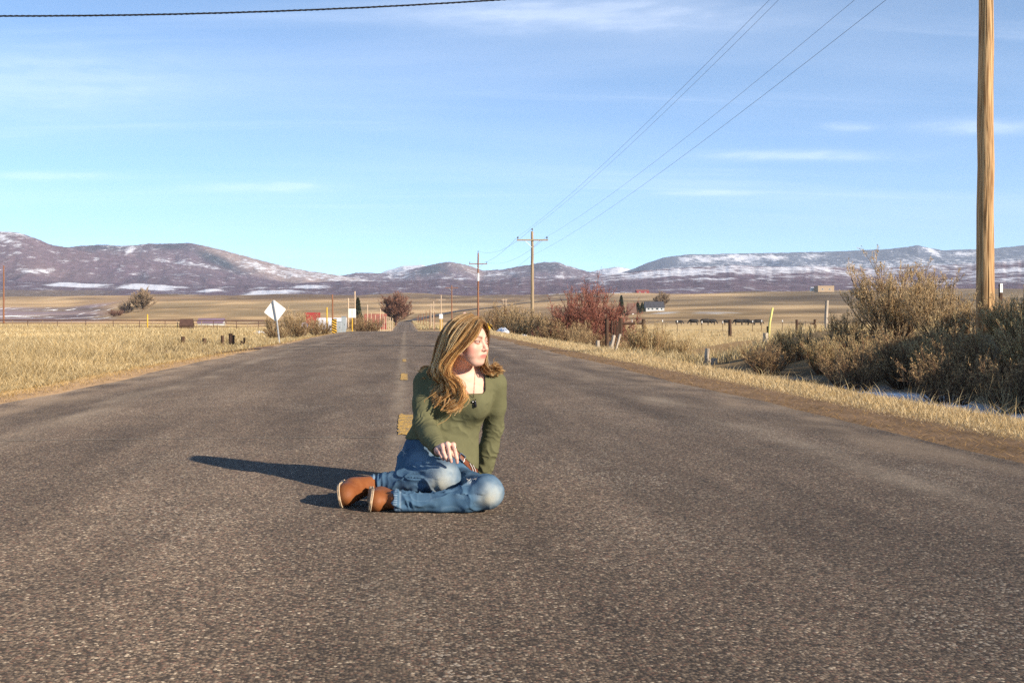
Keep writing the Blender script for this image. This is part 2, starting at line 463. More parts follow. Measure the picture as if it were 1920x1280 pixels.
# --- road
def asphalt():
    m, nt, b = mat_new('asphalt'); N, L = nt.nodes, nt.links
    tc = N.new('ShaderNodeTexCoord')
    def noise(scale, detail=3, stretch=(1, 1, 1), rough=0.5):
        mp = N.new('ShaderNodeMapping'); mp.inputs['Scale'].default_value = stretch
        L.new(tc.outputs['Object'], mp.inputs['Vector'])
        n = N.new('ShaderNodeTexNoise'); n.inputs['Scale'].default_value = scale; n.inputs['Detail'].default_value = detail
        n.inputs['Roughness'].default_value = rough
        L.new(mp.outputs[0], n.inputs['Vector']); return n.outputs['Fac']
    def rng(src, a, b_, c, d, smooth=False):
        r = N.new('ShaderNodeMapRange'); r.inputs['From Min'].default_value = a; r.inputs['From Max'].default_value = b_
        r.inputs['To Min'].default_value = c; r.inputs['To Max'].default_value = d
        if smooth: r.interpolation_type = 'SMOOTHSTEP'
        L.new(src, r.inputs['Value']); return r.outputs[0]
    def mth(op, a, b_=None):
        n = N.new('ShaderNodeMath'); n.operation = op
        for i, v in enumerate((a, b_)):
            if v is None: continue
            if isinstance(v, (int, float)): n.inputs[i].default_value = v
            else: L.new(v, n.inputs[i])
        return n.outputs[0]
    def mixc(fac, a, b_):
        n = N.new('ShaderNodeMix'); n.data_type = 'RGBA'
        for s, v in (('Factor', fac), ('A', a), ('B', b_)):
            if isinstance(v, (int, float)): n.inputs[s].default_value = v
            elif isinstance(v, tuple): n.inputs[s].default_value = (*v, 1)
            else: L.new(v, n.inputs[s])
        return n.outputs['Result']
    vo = N.new('ShaderNodeTexVoronoi'); vo.inputs['Scale'].default_value = 118.0
    L.new(tc.outputs['Object'], vo.inputs['Vector'])
    sp = N.new('ShaderNodeSeparateColor'); L.new(vo.outputs['Color'], sp.inputs[0])
    ramp = N.new('ShaderNodeValToRGB'); L.new(sp.outputs[0], ramp.inputs[0])
    el = ramp.color_ramp; el.interpolation = 'CONSTANT'
    cols = [(0, (.050, .037, .027)), (.22, (.098, .072, .051)), (.42, (.143, .106, .075)), (.60, (.190, .141, .100)), (.74, (.124, .077, .053)),
            (.82, (.265, .203, .146)), (.91, (.195, .120, .085)), (.972, (.42, .34, .25))]
    while len(el.elements) < len(cols): el.elements.new(0.5)
    for e, (p, c) in zip(el.elements, cols): e.position = p; e.color = (*c, 1)
    stone = ramp.outputs[0]
    # tar showing between the stones
    vd = N.new('ShaderNodeVectorMath'); vd.operation = 'SCALE'; L.new(stone, vd.inputs[0]); vd.inputs['Scale'].default_value = 0.80; stone = vd.outputs[0]
    gap = rng(vo.outputs['Distance'], 0.40, 0.80, 0.0, 0.7)
    col = mixc(gap, stone, (.030, .025, .021))
    # second, finer grit
    grit = rng(noise(420, 2), 0.3, 0.7, 0.65, 1.35)
    # wear: polished wheel tracks and dusty patches along the lane
    w1 = rng(noise(1.3, 6, (1.0, 0.12, 1), 0.62), 0.33, 0.68, 0.66, 1.30)
    w2 = rng(noise(3.2, 5, (1, 0.55, 1), 0.65), 0.3, 0.72, 0.86, 1.16)
    sx = N.new('ShaderNodeSeparateXYZ'); L.new(tc.outputs['Object'], sx.inputs[0])
    k = mth('MULTIPLY', mth('MULTIPLY', grit, w1), w2)
    vs = N.new('ShaderNodeVectorMath'); vs.operation = 'SCALE'; L.new(col, vs.inputs[0]); L.new(k, vs.inputs['Scale'])
    col = vs.outputs[0]
    # pale scuffed specks in patches
    speck = mth('MULTIPLY', mth('GREATER_THAN', sp.outputs[1], 0.90), rng(noise(1.3, 5, (1, 0.45, 1), 0.6), 0.50, 0.66, 0.0, 0.7))
    col = mixc(speck, col, (.36, .31, .25))
    # dust along the worn centre joint
    cx = mth('ABSOLUTE', mth('ADD', sx.outputs[0], mth('ADD', mth('MULTIPLY', noise(0.7, 3), 0.16), -0.03)))
    cen = mth('MULTIPLY', rng(cx, 0.0, 0.13, 1.0, 0.0, True), rng(noise(2.2, 4), 0.35, 0.65, 0.15, 0.8))
    col = mixc(mth('MULTIPLY', mth('MULTIPLY', cen, rng(sx.outputs[1], 4.0, 7.5, 0.12, 0.6)), 0.9), col, (.26, .21, .155))
    # pale scuffed lines where tyres run near the edges
    for xc in (2.45, -2.75):
        tx = mth('ABSOLUTE', mth('ADD', sx.outputs[0], mth('ADD', mth('MULTIPLY', noise(0.25, 3), 0.9), -xc - 0.45)))
        tl = mth('MULTIPLY', rng(tx, 0.0, 0.28, 1.0, 0.0, True), rng(noise(1.8, 5, (1, 0.3, 1)), 0.40, 0.66, 0.0, 0.75))
        col = mixc(mth('MULTIPLY', tl, 0.5), col, (.30, .245, .185))
    # dirt washed onto the edges
    ed = mth('MULTIPLY', rng(mth('ABSOLUTE', mth('ADD', sx.outputs[0], 0.15)), 2.7, 3.7, 0.0, 1.0, True), rng(noise(2.4, 6, (1, 0.4, 1)), 0.38, 0.66, 0.0, 0.7))
    col = mixc(ed, col, (.26, .195, .135))
    L.new(col, b.inputs['Base Color'])
    b.inputs['Roughness'].default_value = 0.86
    b.inputs['Diffuse Roughness'].default_value = 1.0
    b.inputs['Specular IOR Level'].default_value = 0.25
    bp = N.new('ShaderNodeBump'); bp.inputs['Strength'].default_value = 0.75; bp.inputs['Distance'].default_value = 0.0026
    hh = mth('ADD', rng(vo.outputs['Distance'], 0.0, 0.8, 1.0, 0.0), mth('MULTIPLY', sp.outputs[2], 0.5))
    L.new(hh, bp.inputs['Height']); L.new(bp.outputs[0], b.inputs['Normal'])
    return m
M_ASPH = asphalt()
def ribbon(ys, cl, cr, zf, off, jit=0.0, cols=9):
    v = []; rnd = np.random.default_rng(3)
    for i, y in enumerate(ys):
        a = cl(y) + (fbm(np.array([y * 0.5]), np.array([1.0]), 3)[0] * jit); b_ = cr(y) + (fbm(np.array([y * 0.5]), np.array([9.0]), 3)[0] * jit)
        for k in range(cols):
            x = a + (b_ - a) * k / (cols - 1)
            v.append((x, y, zf(x, y) + off))
    n = len(ys); ii = np.arange(n * cols).reshape(n, cols)
    return np.array(v), np.stack([ii[:-1, :-1], ii[:-1, 1:], ii[1:, 1:], ii[1:, :-1]], -1).reshape(-1, 4)
ys = np.concatenate([np.arange(-80, 4, 4), np.arange(4, 80, 0.7), np.arange(80, 360, 5), np.arange(360, 650, 12)])
crown = lambda x: 0.03 * (1 - (x / 3.7) ** 2)
v, f = ribbon(ys, lambda y: ROAD_L, lambda y: ROAD_R, lambda x, y: float(road_z(y)) + crown(x), -0.03, 0.16, 9)
ROAD = tag(link('road', np_mesh('road', v, f, M_ASPH, smooth=True)), kind='structure')
yf = np.arange(636, 1500, 14.0)
v, f = ribbon(yf, lambda y: float(road_cx(y)) - 4.2, lambda y: float(road_cx(y)) + 4.2, lambda x, y: gz(x, y), 0.45, 0.0, 3)
tag(link('far_road', np_mesh('far_road', v, f, simple('asphalt_far', (.085, .07, .062), 0.9, nscale=0.05, namt=0.2), smooth=True)), kind='structure')
# dirt turn-off on the left
v, f = ribbon(np.arange(28.2, 31.4, 0.4), lambda y: -14.0 + 0.1 * y, lambda y: -3.6, lambda x, y: gz(x, y), 0.02, 0.3, 24)
tag(link('dirt_track', np_mesh('dirt_track', v, f, simple('track_earth', (.20, .118, .066), 0.95, nscale=4, namt=0.35, bump=0.02), smooth=True)), kind='structure')
# worn yellow paint left of the broken centre line
def paint():
    m, nt, b = mat_new('worn_yellow_paint'); N, L = nt.nodes, nt.links
    tc = N.new('ShaderNodeTexCoord')
    vo = N.new('ShaderNodeTexVoronoi'); vo.inputs['Scale'].default_value = 82.0; L.new(tc.outputs['Object'], vo.inputs['Vector'])
    nz = N.new('ShaderNodeTexNoise'); nz.inputs['Scale'].default_value = 14.0; nz.inputs['Detail'].default_value = 6; L.new(tc.outputs['Object'], nz.inputs['Vector'])
    sp = N.new('ShaderNodeSeparateColor'); L.new(vo.outputs['Color'], sp.inputs[0])
    ad = N.new('ShaderNodeMath'); ad.operation = 'MULTIPLY_ADD'; L.new(sp.outputs[0], ad.inputs[0]); ad.inputs[1].default_value = 0.35; L.new(nz.outputs['Fac'], ad.inputs[2])
    r = N.new('ShaderNodeMapRange'); r.inputs['From Min'].default_value = 0.54; r.inputs['From Max'].default_value = 0.84; L.new(ad.outputs[0], r.inputs['Value'])
    mx = N.new('ShaderNodeMix'); mx.data_type = 'RGBA'; L.new(r.outputs[0], mx.inputs['Factor'])
    mx.inputs['A'].default_value = (.68, .385, .050, 1); mx.inputs['B'].default_value = (.22, .155, .085, 1)
    L.new(mx.outputs['Result'], b.inputs['Base Color']); b.inputs['Roughness'].default_value = 0.8
    bp = N.new('ShaderNodeBump'); bp.inputs['Distance'].default_value = 0.003; L.new(vo.outputs['Distance'], bp.inputs['Height']); bp.invert = True
    L.new(bp.outputs[0], b.inputs['Normal'])
    return m
M_PAINT = paint()
rp = random.Random(5)
for (x0, x1, y0, y1) in ((-0.052, 0.062, 7.25, 8.80), (-0.060, 0.026, 13.6, 15.2), (-0.05, 0.012, 19.2, 20.4)):
    pts = []
    n = 40
    for i in range(n): pts.append((x0 + rp.uniform(-.009, .005), y0 + (y1 - y0) * i / (n - 1)))
    for i in range(4): pts.append((x0 + (x1 - x0) * (i + 1) / 5, y1 + rp.uniform(-.07, .07)))
    for i in range(n): pts.append((x1 + rp.uniform(-.005, .009), y1 + (y0 - y1) * i / (n - 1)))
    for i in range(4): pts.append((x1 + (x0 - x1) * (i + 1) / 5, y0 + rp.uniform(-.07, .07)))
    me = bpy.data.meshes.new('lane_marking')
    me.from_pydata([(a, b, float(road_z(b)) + crown(a) - 0.03 + 0.004) for a, b in pts], [], [tuple(range(len(pts)))])
    me.materials.append(M_PAINT)
    link('lane_marking', me, ROAD)
# tar-sealed cracks and a seam across the lane
def crack(pts, w, name, mat, off=0.003):
    v = []; f = []
    for i, (x, y) in enumerate(pts):
        ww = w * rp.uniform(0.5, 1.3)
        v += [(x, y - ww, float(road_z(y)) + crown(x) - 0.03 + off), (x, y + ww, float(road_z(y)) + crown(x) - 0.03 + off)]
        if i: f.append((2 * i - 2, 2 * i, 2 * i + 1, 2 * i - 1))
    me = bpy.data.meshes.new(name); me.from_pydata(v, [], f); me.materials.append(mat)
    link(name, me, ROAD)
M_TAR = simple('crack_tar', (.035, .031, .029), 0.7)
M_DUST = simple('crack_dust', (.30, .25, .19), 0.95, nscale=30, namt=0.4)
def wob(xa, xb, y, n, amp, tilt=0.0):
    return [(xa + (xb - xa) * i / n, y + tilt * i / n + rp.uniform(-amp, amp)) for i in range(n + 1)]
crack(wob(-3.1, -0.1, 7.03, 60, 0.012, 0.08), 0.008, 'road_crack', M_DUST)
def crack_path(x, y, ang, n, step, w, mat):
    pts = []
    for i in range(n):
        pts.append((x, y)); ang += rp.uniform(-.5, .5); x += math.cos(ang) * step; y += math.sin(ang) * step * .6
        if x > 3.3 or x < -3.6: break
    if len(pts) > 3: crack(pts, w, 'road_crack', mat, 0.0026)
for (cx_, cy_, an_, n_) in ((1.2, 9.2, .2, 26), (1.9, 13.0, .1, 18), (-3.2, 11.5, .15, 40), (-2.6, 17, .1, 40), (.6, 19, .05, 36), (-3.3, 23, 0, 60), (2.0, 6.6, .3, 14)):
    crack_path(cx_, cy_, an_, n_, .09, .006 * cy_ / 8, M_TAR if cy_ > 12 else M_DUST)
crack(wob(-3.5, 1.6, 29.6, 50, 0.04, 1.6), 0.10, 'road_seam', M_DUST, 0.0035)
crack(wob(-3.5, 3.2, 29.3, 50, 0.04, 1.4), 0.07, 'road_seam', M_TAR, 0.0030)
crack(wob(0.75, 1.9, 31.6, 20, 0.05, -0.2), 0.35, 'road_seam', M_DUST, 0.0032)

# --- mountains, each range a body of its own with slopes, gullies and a far side
def rng_mat(name):
    m, nt, b = mat_new(name); N, L = nt.nodes, nt.links
    a = N.new('ShaderNodeAttribute'); a.attribute_name = 'Col'
    tc = N.new('ShaderNodeTexCoord')
    def noise(scale, stretch, detail=9, rough=.70):
        mp = N.new('ShaderNodeMapping'); mp.inputs['Scale'].default_value = stretch; L.new(tc.outputs['Object'], mp.inputs['Vector'])
        n = N.new('ShaderNodeTexNoise'); n.inputs['Scale'].default_value = scale; n.inputs['Detail'].default_value = detail; n.inputs['Roughness'].default_value = rough
        L.new(mp.outputs[0], n.inputs['Vector']); return n.outputs['Fac']
    n1 = noise(.022, (1, .5, 1.9)); n2 = noise(.045, (1, .4, 1.5), 6)
    r = N.new('ShaderNodeMapRange'); r.inputs['From Min'].default_value = .32; r.inputs['From Max'].default_value = .68; r.inputs['To Min'].default_value = .66; r.inputs['To Max'].default_value = 1.34; L.new(n2, r.inputs['Value'])
    vs = N.new('ShaderNodeVectorMath'); vs.operation = 'SCALE'; L.new(a.outputs['Color'], vs.inputs[0]); L.new(r.outputs[0], vs.inputs['Scale'])
    ma = N.new('ShaderNodeMath'); ma.operation = 'MULTIPLY_ADD'; L.new(n1, ma.inputs[0]); ma.inputs[1].default_value = 2.6; L.new(a.outputs['Alpha'], ma.inputs[2])
    sr = N.new('ShaderNodeMapRange'); sr.interpolation_type = 'SMOOTHSTEP'; sr.inputs['From Min'].default_value = 1.48; sr.inputs['From Max'].default_value = 2.10; L.new(ma.outputs[0], sr.inputs['Value'])
    mx = N.new('ShaderNodeMix'); mx.data_type = 'RGBA'; L.new(sr.outputs[0], mx.inputs['Factor']); L.new(vs.outputs[0], mx.inputs['A']); mx.inputs['B'].default_value = (.74, .74, .78, 1)
    L.new(mx.outputs['Result'], b.inputs['Base Color']); b.inputs['Roughness'].default_value = .95; b.inputs['Specular IOR Level'].default_value = .05
    bp = N.new('ShaderNodeBump'); bp.inputs['Distance'].default_value = 12.0; bp.inputs['Strength'].default_value = .6; L.new(n1, bp.inputs['Height']); L.new(bp.outputs[0], b.inputs['Normal'])
    return m
M_RANGE = rng_mat('mountain_slope')
SHRUB, SHRUB2, TAN, CON, SNOW = (np.array(c) for c in ((.140, .094, .118), (.180, .120, .130), (.29, .215, .185), (.050, .056, .072), (.80, .81, .86)))
def mountain(name, R, prof, base, depth, amp, colf, step=4.0, rows=46, seed=0, rough=1.0):
    px = np.arange(prof[0][0], prof[-1][0] + 1, step)
    top = np.interp(px, [p[0] for p in prof], [p[1] for p in prof])
    top = top + rough * (1.6 * fbm(px * 0.05 + seed, px * 0 + seed, 4) + 1.0 * fbm(px * 0.21 + seed, px * 0, 3))
    t = np.concatenate([np.linspace(0, 1, rows), 1 + np.linspace(0.06, 1.0, 12)])
    PX, T = np.meshgrid(px, t)
    TOP = np.broadcast_to(top, PX.shape)
    up = np.where(T <= 1, np.clip(T, 0, 1), np.clip(2 - T, 0, 1))
    shape = np.where(T <= 1, 0.18 * up + 0.82 * up ** 1.35, up ** 0.8)
    Yd = R - depth + depth * np.where(T <= 1, T, 1 + (T - 1) * 0.8)
    X = (PX - VPX) / FPX * R * (Yd / R) ** 1.0
    n = fbm(X * 0.0022 + seed, Yd * 0.0013 + seed, 5)
    gul = 1 - np.abs(fbm(X * 0.0045 + seed * 3 + Yd * 0.001, Yd * 0.0009, 4)) * 2
    ztop = EYE - (TOP - VPY) * R / FPX; zb = EYE - (base - VPY) * (R - depth) / FPX
    Z = zb + (ztop - zb) * shape + amp * (n + 0.6 * gul - 0.3) * np.where(T <= 1, np.sin(np.pi * np.clip(T, 0, 1)) ** 0.8, 0.3 * (T - 1)) 
    Z = np.where(T > 1, np.minimum(Z, ztop - (T - 1) * 0.35 * (ztop - zb)), Z)
    PY = VPY - FPX * (Z - EYE) / Yd
    C = np.clip(colf(PX, PY, X, Yd, Z, T, TOP), 0.0, 1.0)
    ii = np.arange(PX.size).reshape(PX.shape)
    q = np.stack([ii[:-1, :-1], ii[:-1, 1:], ii[1:, 1:], ii[1:, :-1]], -1).reshape(-1, 4)
    me = np_mesh(name, np.stack([X, Yd, Z], -1).reshape(-1, 3), q, M_RANGE, C.reshape(-1, 4), smooth=True)
    return tag(link(name, me), kind='structure')
def mixn(c, col, t):
    col = np.asarray(col, float)
    if c.shape[-1] == 3: c = np.concatenate([c, np.zeros(c.shape[:-1] + (1,))], -1)
    else: c = c.copy()
    t = np.clip(t, 0, 1)
    if col.mean() > .5: c[..., 3] = c[..., 3] * (1 - t) + t
    else:
        c[..., :3] = c[..., :3] * (1 - t[..., None]) + col * t[..., None]; c[..., 3] *= 1 - .7 * t
    return c
def brush(PX, PY, X, Y, sd):
    c = np.broadcast_to(SHRUB, PX.shape + (3,)) * (1 + 0.25 * fbm(X * 0.006 + sd, Y * 0.004, 4)[..., None])
    return mixn(c, SHRUB2, np.clip(0.4 + 1.2 * fbm(X * 0.003 + sd, Y * 0.002 + 7, 4), 0, 1) * 0.8)
def streak(X, Y, sd, fx=0.004, fy=0.006): return fbm(X * fx + sd, Y * fy + sd, 5)
def col_left(PX, PY, X, Y, Z, T, TOP):
    c = brush(PX, PY, X, Y, 1)
    d = PY - TOP
    c = mixn(c, TAN, np.clip(streak(X, Y, 41, .002, .002) * 1.5, 0, 1) * .4)
    c = mixn(c, SNOW, .08 + .36 * sstep(0.0, 0.5, streak(X, Y, 4, .004, .004) + .3 * sstep(90, -40, PX)) * sstep(70, 5, d))
    c = mixn(c, SNOW, np.exp(-((PY - 508 - .02 * (PX - 60)) / 4) ** 2) * sstep(10, 50, PX) * (1 - sstep(90, 120, PX)) * .8)
    return mixn(c, SHRUB * .9, sstep(500, 525, PY) * .6)
def col_left2(PX, PY, X, Y, Z, T, TOP):
    c = brush(PX, PY, X, Y, 21)
    d = PY - TOP
    c = mixn(c, TAN * 1.15, sstep(30, 8, d - .12 * (PX - 400)) * sstep(350, 400, PX) * 0.8)
    c = mixn(c, SNOW, .06 + .34 * sstep(-.1, .4, streak(X, Y, 8, .003, .004)))
    c = mixn(c, SNOW, np.exp(-((PX - 470 - d) / 45) ** 2 - ((d - 12) / 9) ** 2) * .5)
    c = mixn(c, CON, np.exp(-((PX - 360 - d * 2.2) / 34) ** 2 - ((d - 22) / 13) ** 2) * 1.3)
    c = mixn(c, CON, np.exp(-((PX - 320) / 42) ** 2 - ((d - 6) / 6) ** 2) * .95)
    c = mixn(c, CON, np.exp(-((PX - 200) / 50) ** 2 - ((d - 5) / 5) ** 2) * .85)
    return mixn(c, SNOW, np.exp(-((PX - 252 + d * .9) / 7) ** 2 - ((d - 9) / 8) ** 2) * .9)
def col_mid(PX, PY, X, Y, Z, T, TOP):
    c = brush(PX, PY, X, Y, 31)
    d = PY - TOP
    c = mixn(c, TAN, np.exp(-((PX - 875 - d) / 34) ** 2 - ((d - 6) / 9) ** 2) * 0.8)
    c = mixn(c, SNOW, .16 + .42 * sstep(-.1, .4, streak(X, Y, 18, .003, .004)))
    c = mixn(c, CON, np.exp(-((PX - 808) / 26) ** 2 - ((d - 10) / 9) ** 2) * 1.3)
    return mixn(c, CON, np.exp(-((PX - 1028) / 42) ** 2 - ((d - 8) / 9) ** 2) * .75)
def col_snow(PX, PY, X, Y, Z, T, TOP):
    c = np.broadcast_to(np.array((.22, .25, .32)), PX.shape + (3,)) * 1.0
    return mixn(c, SNOW, .55 + .45 * sstep(.2, -.2, streak(X, Y, 2, .003, .003)))
def col_mesa(PX, PY, X, Y, Z, T, TOP):
    d = PY - TOP
    c = np.broadcast_to(np.array((.10, .115, .155)), PX.shape + (3,)) * (1 + 0.3 * streak(X, Y, 2, .006, .002)[..., None])
    cl = np.exp(-((d - 9) / 7) ** 2) * (sstep(1262, 1285, PX) * (1 - sstep(1440, 1500, PX)))
    c = mixn(c, SNOW, .08 + 0 * d)
    c = mixn(c, SNOW, np.clip(cl * 1.1, 0, 1) * (.45 + .35 * sstep(-.2, .3, streak(X, Y, 6, .012, .003))))
    cl2 = np.exp(-((d - 8) / 5) ** 2) * (np.exp(-((PX - 1520) / 24) ** 2) + np.exp(-((PX - 1805) / 30) ** 2)) * .7 + np.exp(-((d - 7) / 7) ** 2 - ((PX - 1738 - d * 1.6) / 11) ** 2)
    c = mixn(c, SNOW, np.clip(cl2, 0, 1) * .85)
    return mixn(c, SNOW, sstep(14, 28, d) * .38)
def col_foot(PX, PY, X, Y, Z, T, TOP):
    c = brush(PX, PY, X, Y, 41)
    right = sstep(1050, 1250, PX); d = PY - TOP
    c = mixn(c, SNOW, .12 + (.18 + .36 * right) * sstep(-.15, .4, streak(X, Y, 28, .003, .008)))
    c = mixn(c, SNOW, right * sstep(26, 8, d) * .30)
    c = mixn(c, SHRUB * .85, sstep(518, 530, PY) * .55)
    # snow-covered flats at the foot of the slope
    e = 1.6 * fbm(PX * 0.03, PY * 0.2, 3)
    def flat(x0, x1, ya, yb, sl=0.0):
        yy = PY - sl * (PX - x0)
        return sstep(x0, x0 + 40, PX - (yb - yy) * 3) * (1 - sstep(x1 - 70, x1, PX + (yy - ya) * 3)) * sstep(ya - 1.0, ya + 1, yy + e) * (1 - sstep(yb - 1, yb + 1.0, yy + e * .6))
    s = flat(70, 230, 527, 535, .045) + flat(200, 370, 529, 539, .055) + flat(350, 450, 541, 547, .02) + flat(440, 590, 544, 553) + flat(455, 525, 537.5, 541.5) + flat(530, 650, 534.5, 539.5, .01)
    c = mixn(c, np.array((.20, .145, .10)), sstep(1.5, 4, PY - 541 + e) * (1 - sstep(150, 260, PX)) * .8)
    return mixn(c, SNOW, np.clip(s * 1.3, 0, 1) * .98)
mountain('snow_peaks', 11500, [(560, 545), (690, 522), (730, 506), (755, 498), (790, 496), (815, 503), (860, 520), (960, 530), (1060, 521), (1095, 514), (1130, 504), (1160, 501), (1185, 505), (1215, 500), (1260, 505), (1330, 520), (1420, 545)], 545, 1600, 60, col_snow, seed=5)
mountain('mesa', 9200, [(1080, 548), (1150, 517), (1190, 503), (1215, 492), (1245, 483), (1290, 477), (1400, 475.5), (1500, 473), (1600, 470), (1660, 467), (1700, 463), (1722, 460), (1745, 465), (1765, 469), (1850, 467), (1920, 460), (2100, 458), (2500, 470), (2900, 500)], 530, 1500, 50, col_mesa, seed=9, rough=0.5)
mountain('mountain_middle', 7600, [(540, 545), (600, 524), (640, 516), (670, 511), (720, 513), (760, 508), (790, 501), (825, 492), (845, 491), (870, 496), (905, 507), (940, 506), (980, 498), (1020, 491), (1048, 492), (1065, 499), (1100, 509), (1140, 516), (1180, 517), (1260, 512), (1340, 520), (1460, 540)], 540, 1700, 45, col_mid, seed=13)
mountain('mountain_left_back', 6600, [(-500, 500), (-100, 470), (60, 470), (150, 461), (185, 459), (235, 461), (280, 457), (350, 455.5), (375, 459), (420, 469), (470, 483), (520, 496), (560, 505), (600, 511), (640, 517), (720, 530), (800, 548)], 545, 1500, 40, col_left2, seed=17, rough=0.7)
mountain('mountain_left_front', 5400, [(-1200, 480), (-700, 450), (-300, 440), (-60, 433), (0, 435), (35, 437), (60, 445), (95, 458), (150, 470), (230, 480), (320, 493), (400, 506), (470, 520), (560, 532), (640, 541), (760, 556)], 552, 1500, 40, col_left, seed=23)
mountain('foothills', 4000, [(-1500, 530), (-300, 528), (0, 527), (120, 528), (260, 531), (400, 535), (520, 533), (640, 527), (740, 528), (830, 523), (900, 526), (980, 519), (1060, 523), (1130, 516), (1210, 507), (1290, 501), (1370, 497), (1450, 500), (1540, 499), (1620, 503), (1700, 500), (1790, 496), (1860, 491), (1930, 487), (2300, 480), (2900, 500), (3300, 540)], 556, 1500, 14, col_foot, step=3.0, rows=80, seed=29, rough=0.8)
# ================================================================== grass and shrubs
def blades(x, y, h, lean, width, cols, curl=0.5, rng=RNG, zoff=-0.02):
    """grass blades as tapering two-piece strips; all arguments are arrays"""
    n = len(x)
    z = land_z(x, y) + zoff
    az = rng.random(n) * 2 * np.pi
    d = np.stack([np.cos(az), np.sin(az)], -1) * np.sin(lean)[:, None]
    up = np.cos(lean)
    a2 = rng.random(n) * 2 * np.pi
    s = np.stack([np.cos(a2), np.sin(a2), np.zeros(n)], -1) * width[:, None] * 0.5
    p0 = np.stack([x, y, z], -1)
    p1 = p0 + np.concatenate([d * 0.5, (up * 0.55)[:, None]], -1) * h[:, None]
    droop = curl * rng.random(n)
    p2 = p0 + np.concatenate([d * (1 + droop)[:, None], (up * (1 - 0.35 * droop))[:, None]], -1) * h[:, None]
    v = np.stack([p0 - s, p0 + s, p1 - s * 0.75, p1 + s * 0.75, p2], 1).reshape(-1, 3)
    b = np.arange(n)[:, None] * 5
    q = b + np.array([[0, 1, 3, 2]]); t = b + np.array([[2, 3, 4]])
    c = np.repeat(cols, 5, 0)
    return v, q, t, c
def straw(n, rng, pale=0.5, spread=1.0):
    base = np.array([[.50, .385, .205], [.62, .50, .295], [.40, .295, .145], [.30, .21, .10], [.46, .325, .14]])
    p = np.array([.30, .10 + .35 * pale, .25, .20 - .15 * pale, .15]); p /= p.sum()
    c = base[rng.choice(5, n, p=p)]
    return c * (0.8 + 0.4 * rng.random((n, 1)))
M_GRASS = simple('dry_grass', attr=True, rough=0.8, spec=0.15, trans=0.25)
def grass_object(name, parts, label, cat):
    v = []; q = []; t = []; c = []; o = 0
    for (a, b, d, e) in parts:
        v.append(a); q.append(b + o); t.append(d + o); c.append(e); o += len(a)
    me = np_mesh(name, np.concatenate(v), [np.concatenate(q), np.concatenate(t)], M_GRASS, np.concatenate(c))
    return tag(link(name, me), label, cat, kind='stuff')
def fan(rng, n, y0, y1, left, right, power=1.0):
    """spots between two bearings, thinning with distance"""
    u = rng.random(n)
    Y = (y0 ** (1 - power) + u * (y1 ** (1 - power) - y0 ** (1 - power))) ** (1 / (1 - power)) if power != 1 else y0 * (y1 / y0) ** u
    l = np.broadcast_to(left(Y), Y.shape); r = np.broadcast_to(right(Y), Y.shape)
    return l + (r - l) * rng.random(n), Y
g = np.random.default_rng(21)
# left field
parts = []
def clump(x, y, sc, amt, rng):
    """gather blades into tussocks"""
    k = rng.integers(0, max(1, len(x) // 14), len(x))
    cx, cy = x[k], y[k]
    return x * (1 - amt) + amt * cx + 0, y * (1 - amt) + amt * cy
X, Y = fan(g, 95000, 9.0, 32, lambda Y: -0.46 * Y, lambda Y: -4.9 + 0 * Y, 1.3)
ok = X < -5.0 - .35 * fbm(Y * .4, Y * 0 + 8, 2); X, Y = X[ok], Y[ok]
X, Y = X + 0.10 * fbm(X * 3, Y * 3, 2), Y + 0.1 * fbm(X * 3 + 9, Y * 3, 2)
hmod = 0.55 + 0.9 * np.clip(0.5 + fbm(X * 0.9, Y * 0.6, 3), 0, 1.2)
e = sstep(-4.75, -6.4, X)
parts.append(blades(X, Y, (0.07 + 0.21 * e * g.random(len(X))) * hmod + 0.03, 0.25 + 1.0 * g.random(len(X)) ** 0.8, 0.004 + 0.004 * g.random(len(X)) + 0.00018 * Y, straw(len(X), g, .45) * (1 + .35 * fbm(X * .5, Y * .3 + 4, 3))[:, None], rng=g))
X, Y = fan(g, 75000, 30, 95, lambda Y: -0.45 * Y, lambda Y: -4.7 + 0 * Y, 1.25)
parts.append(blades(X, Y, (0.08 + 0.20 * g.random(len(X))) * (0.6 + 0.8 * np.clip(.5 + fbm(X * .3, Y * .12, 3), 0, 1)), 0.15 + 0.8 * g.random(len(X)), 0.008 + 0.0003 * Y, straw(len(X), g, .6) * (1.05 + .4 * fbm(X * .12, Y * .06 + 2, 3))[:, None], rng=g))
X, Y = fan(g, 45000, 90, 210, lambda Y: -0.45 * Y, lambda Y: -4.8 + 0 * Y, 1.2)
parts.append(blades(X, Y, 0.22 + 0.35 * g.random(len(X)), 0.1 + 0.6 * g.random(len(X)), 0.0004 * Y, straw(len(X), g, .55), rng=g))
grass_object('field_grass', parts, 'tangled straw-coloured grass field left of the road', 'grass')
# thin growth and litter on the left shoulder
X, Y = fan(g, 15000, 8, 60, lambda Y: -5.1 + 0 * Y, lambda Y: -3.95 + 0 * Y, 1.2)
parts = [blades(X, Y, 0.03 + 0.08 * g.random(len(X)), 0.5 + 0.9 * g.random(len(X)), 0.004 + 0.0002 * Y, straw(len(X), g, .3) * np.array([.95, .80, .60]), rng=g)]
grass_object('verge_litter', parts, 'rusty brown short grass along the left road edge', 'grass')
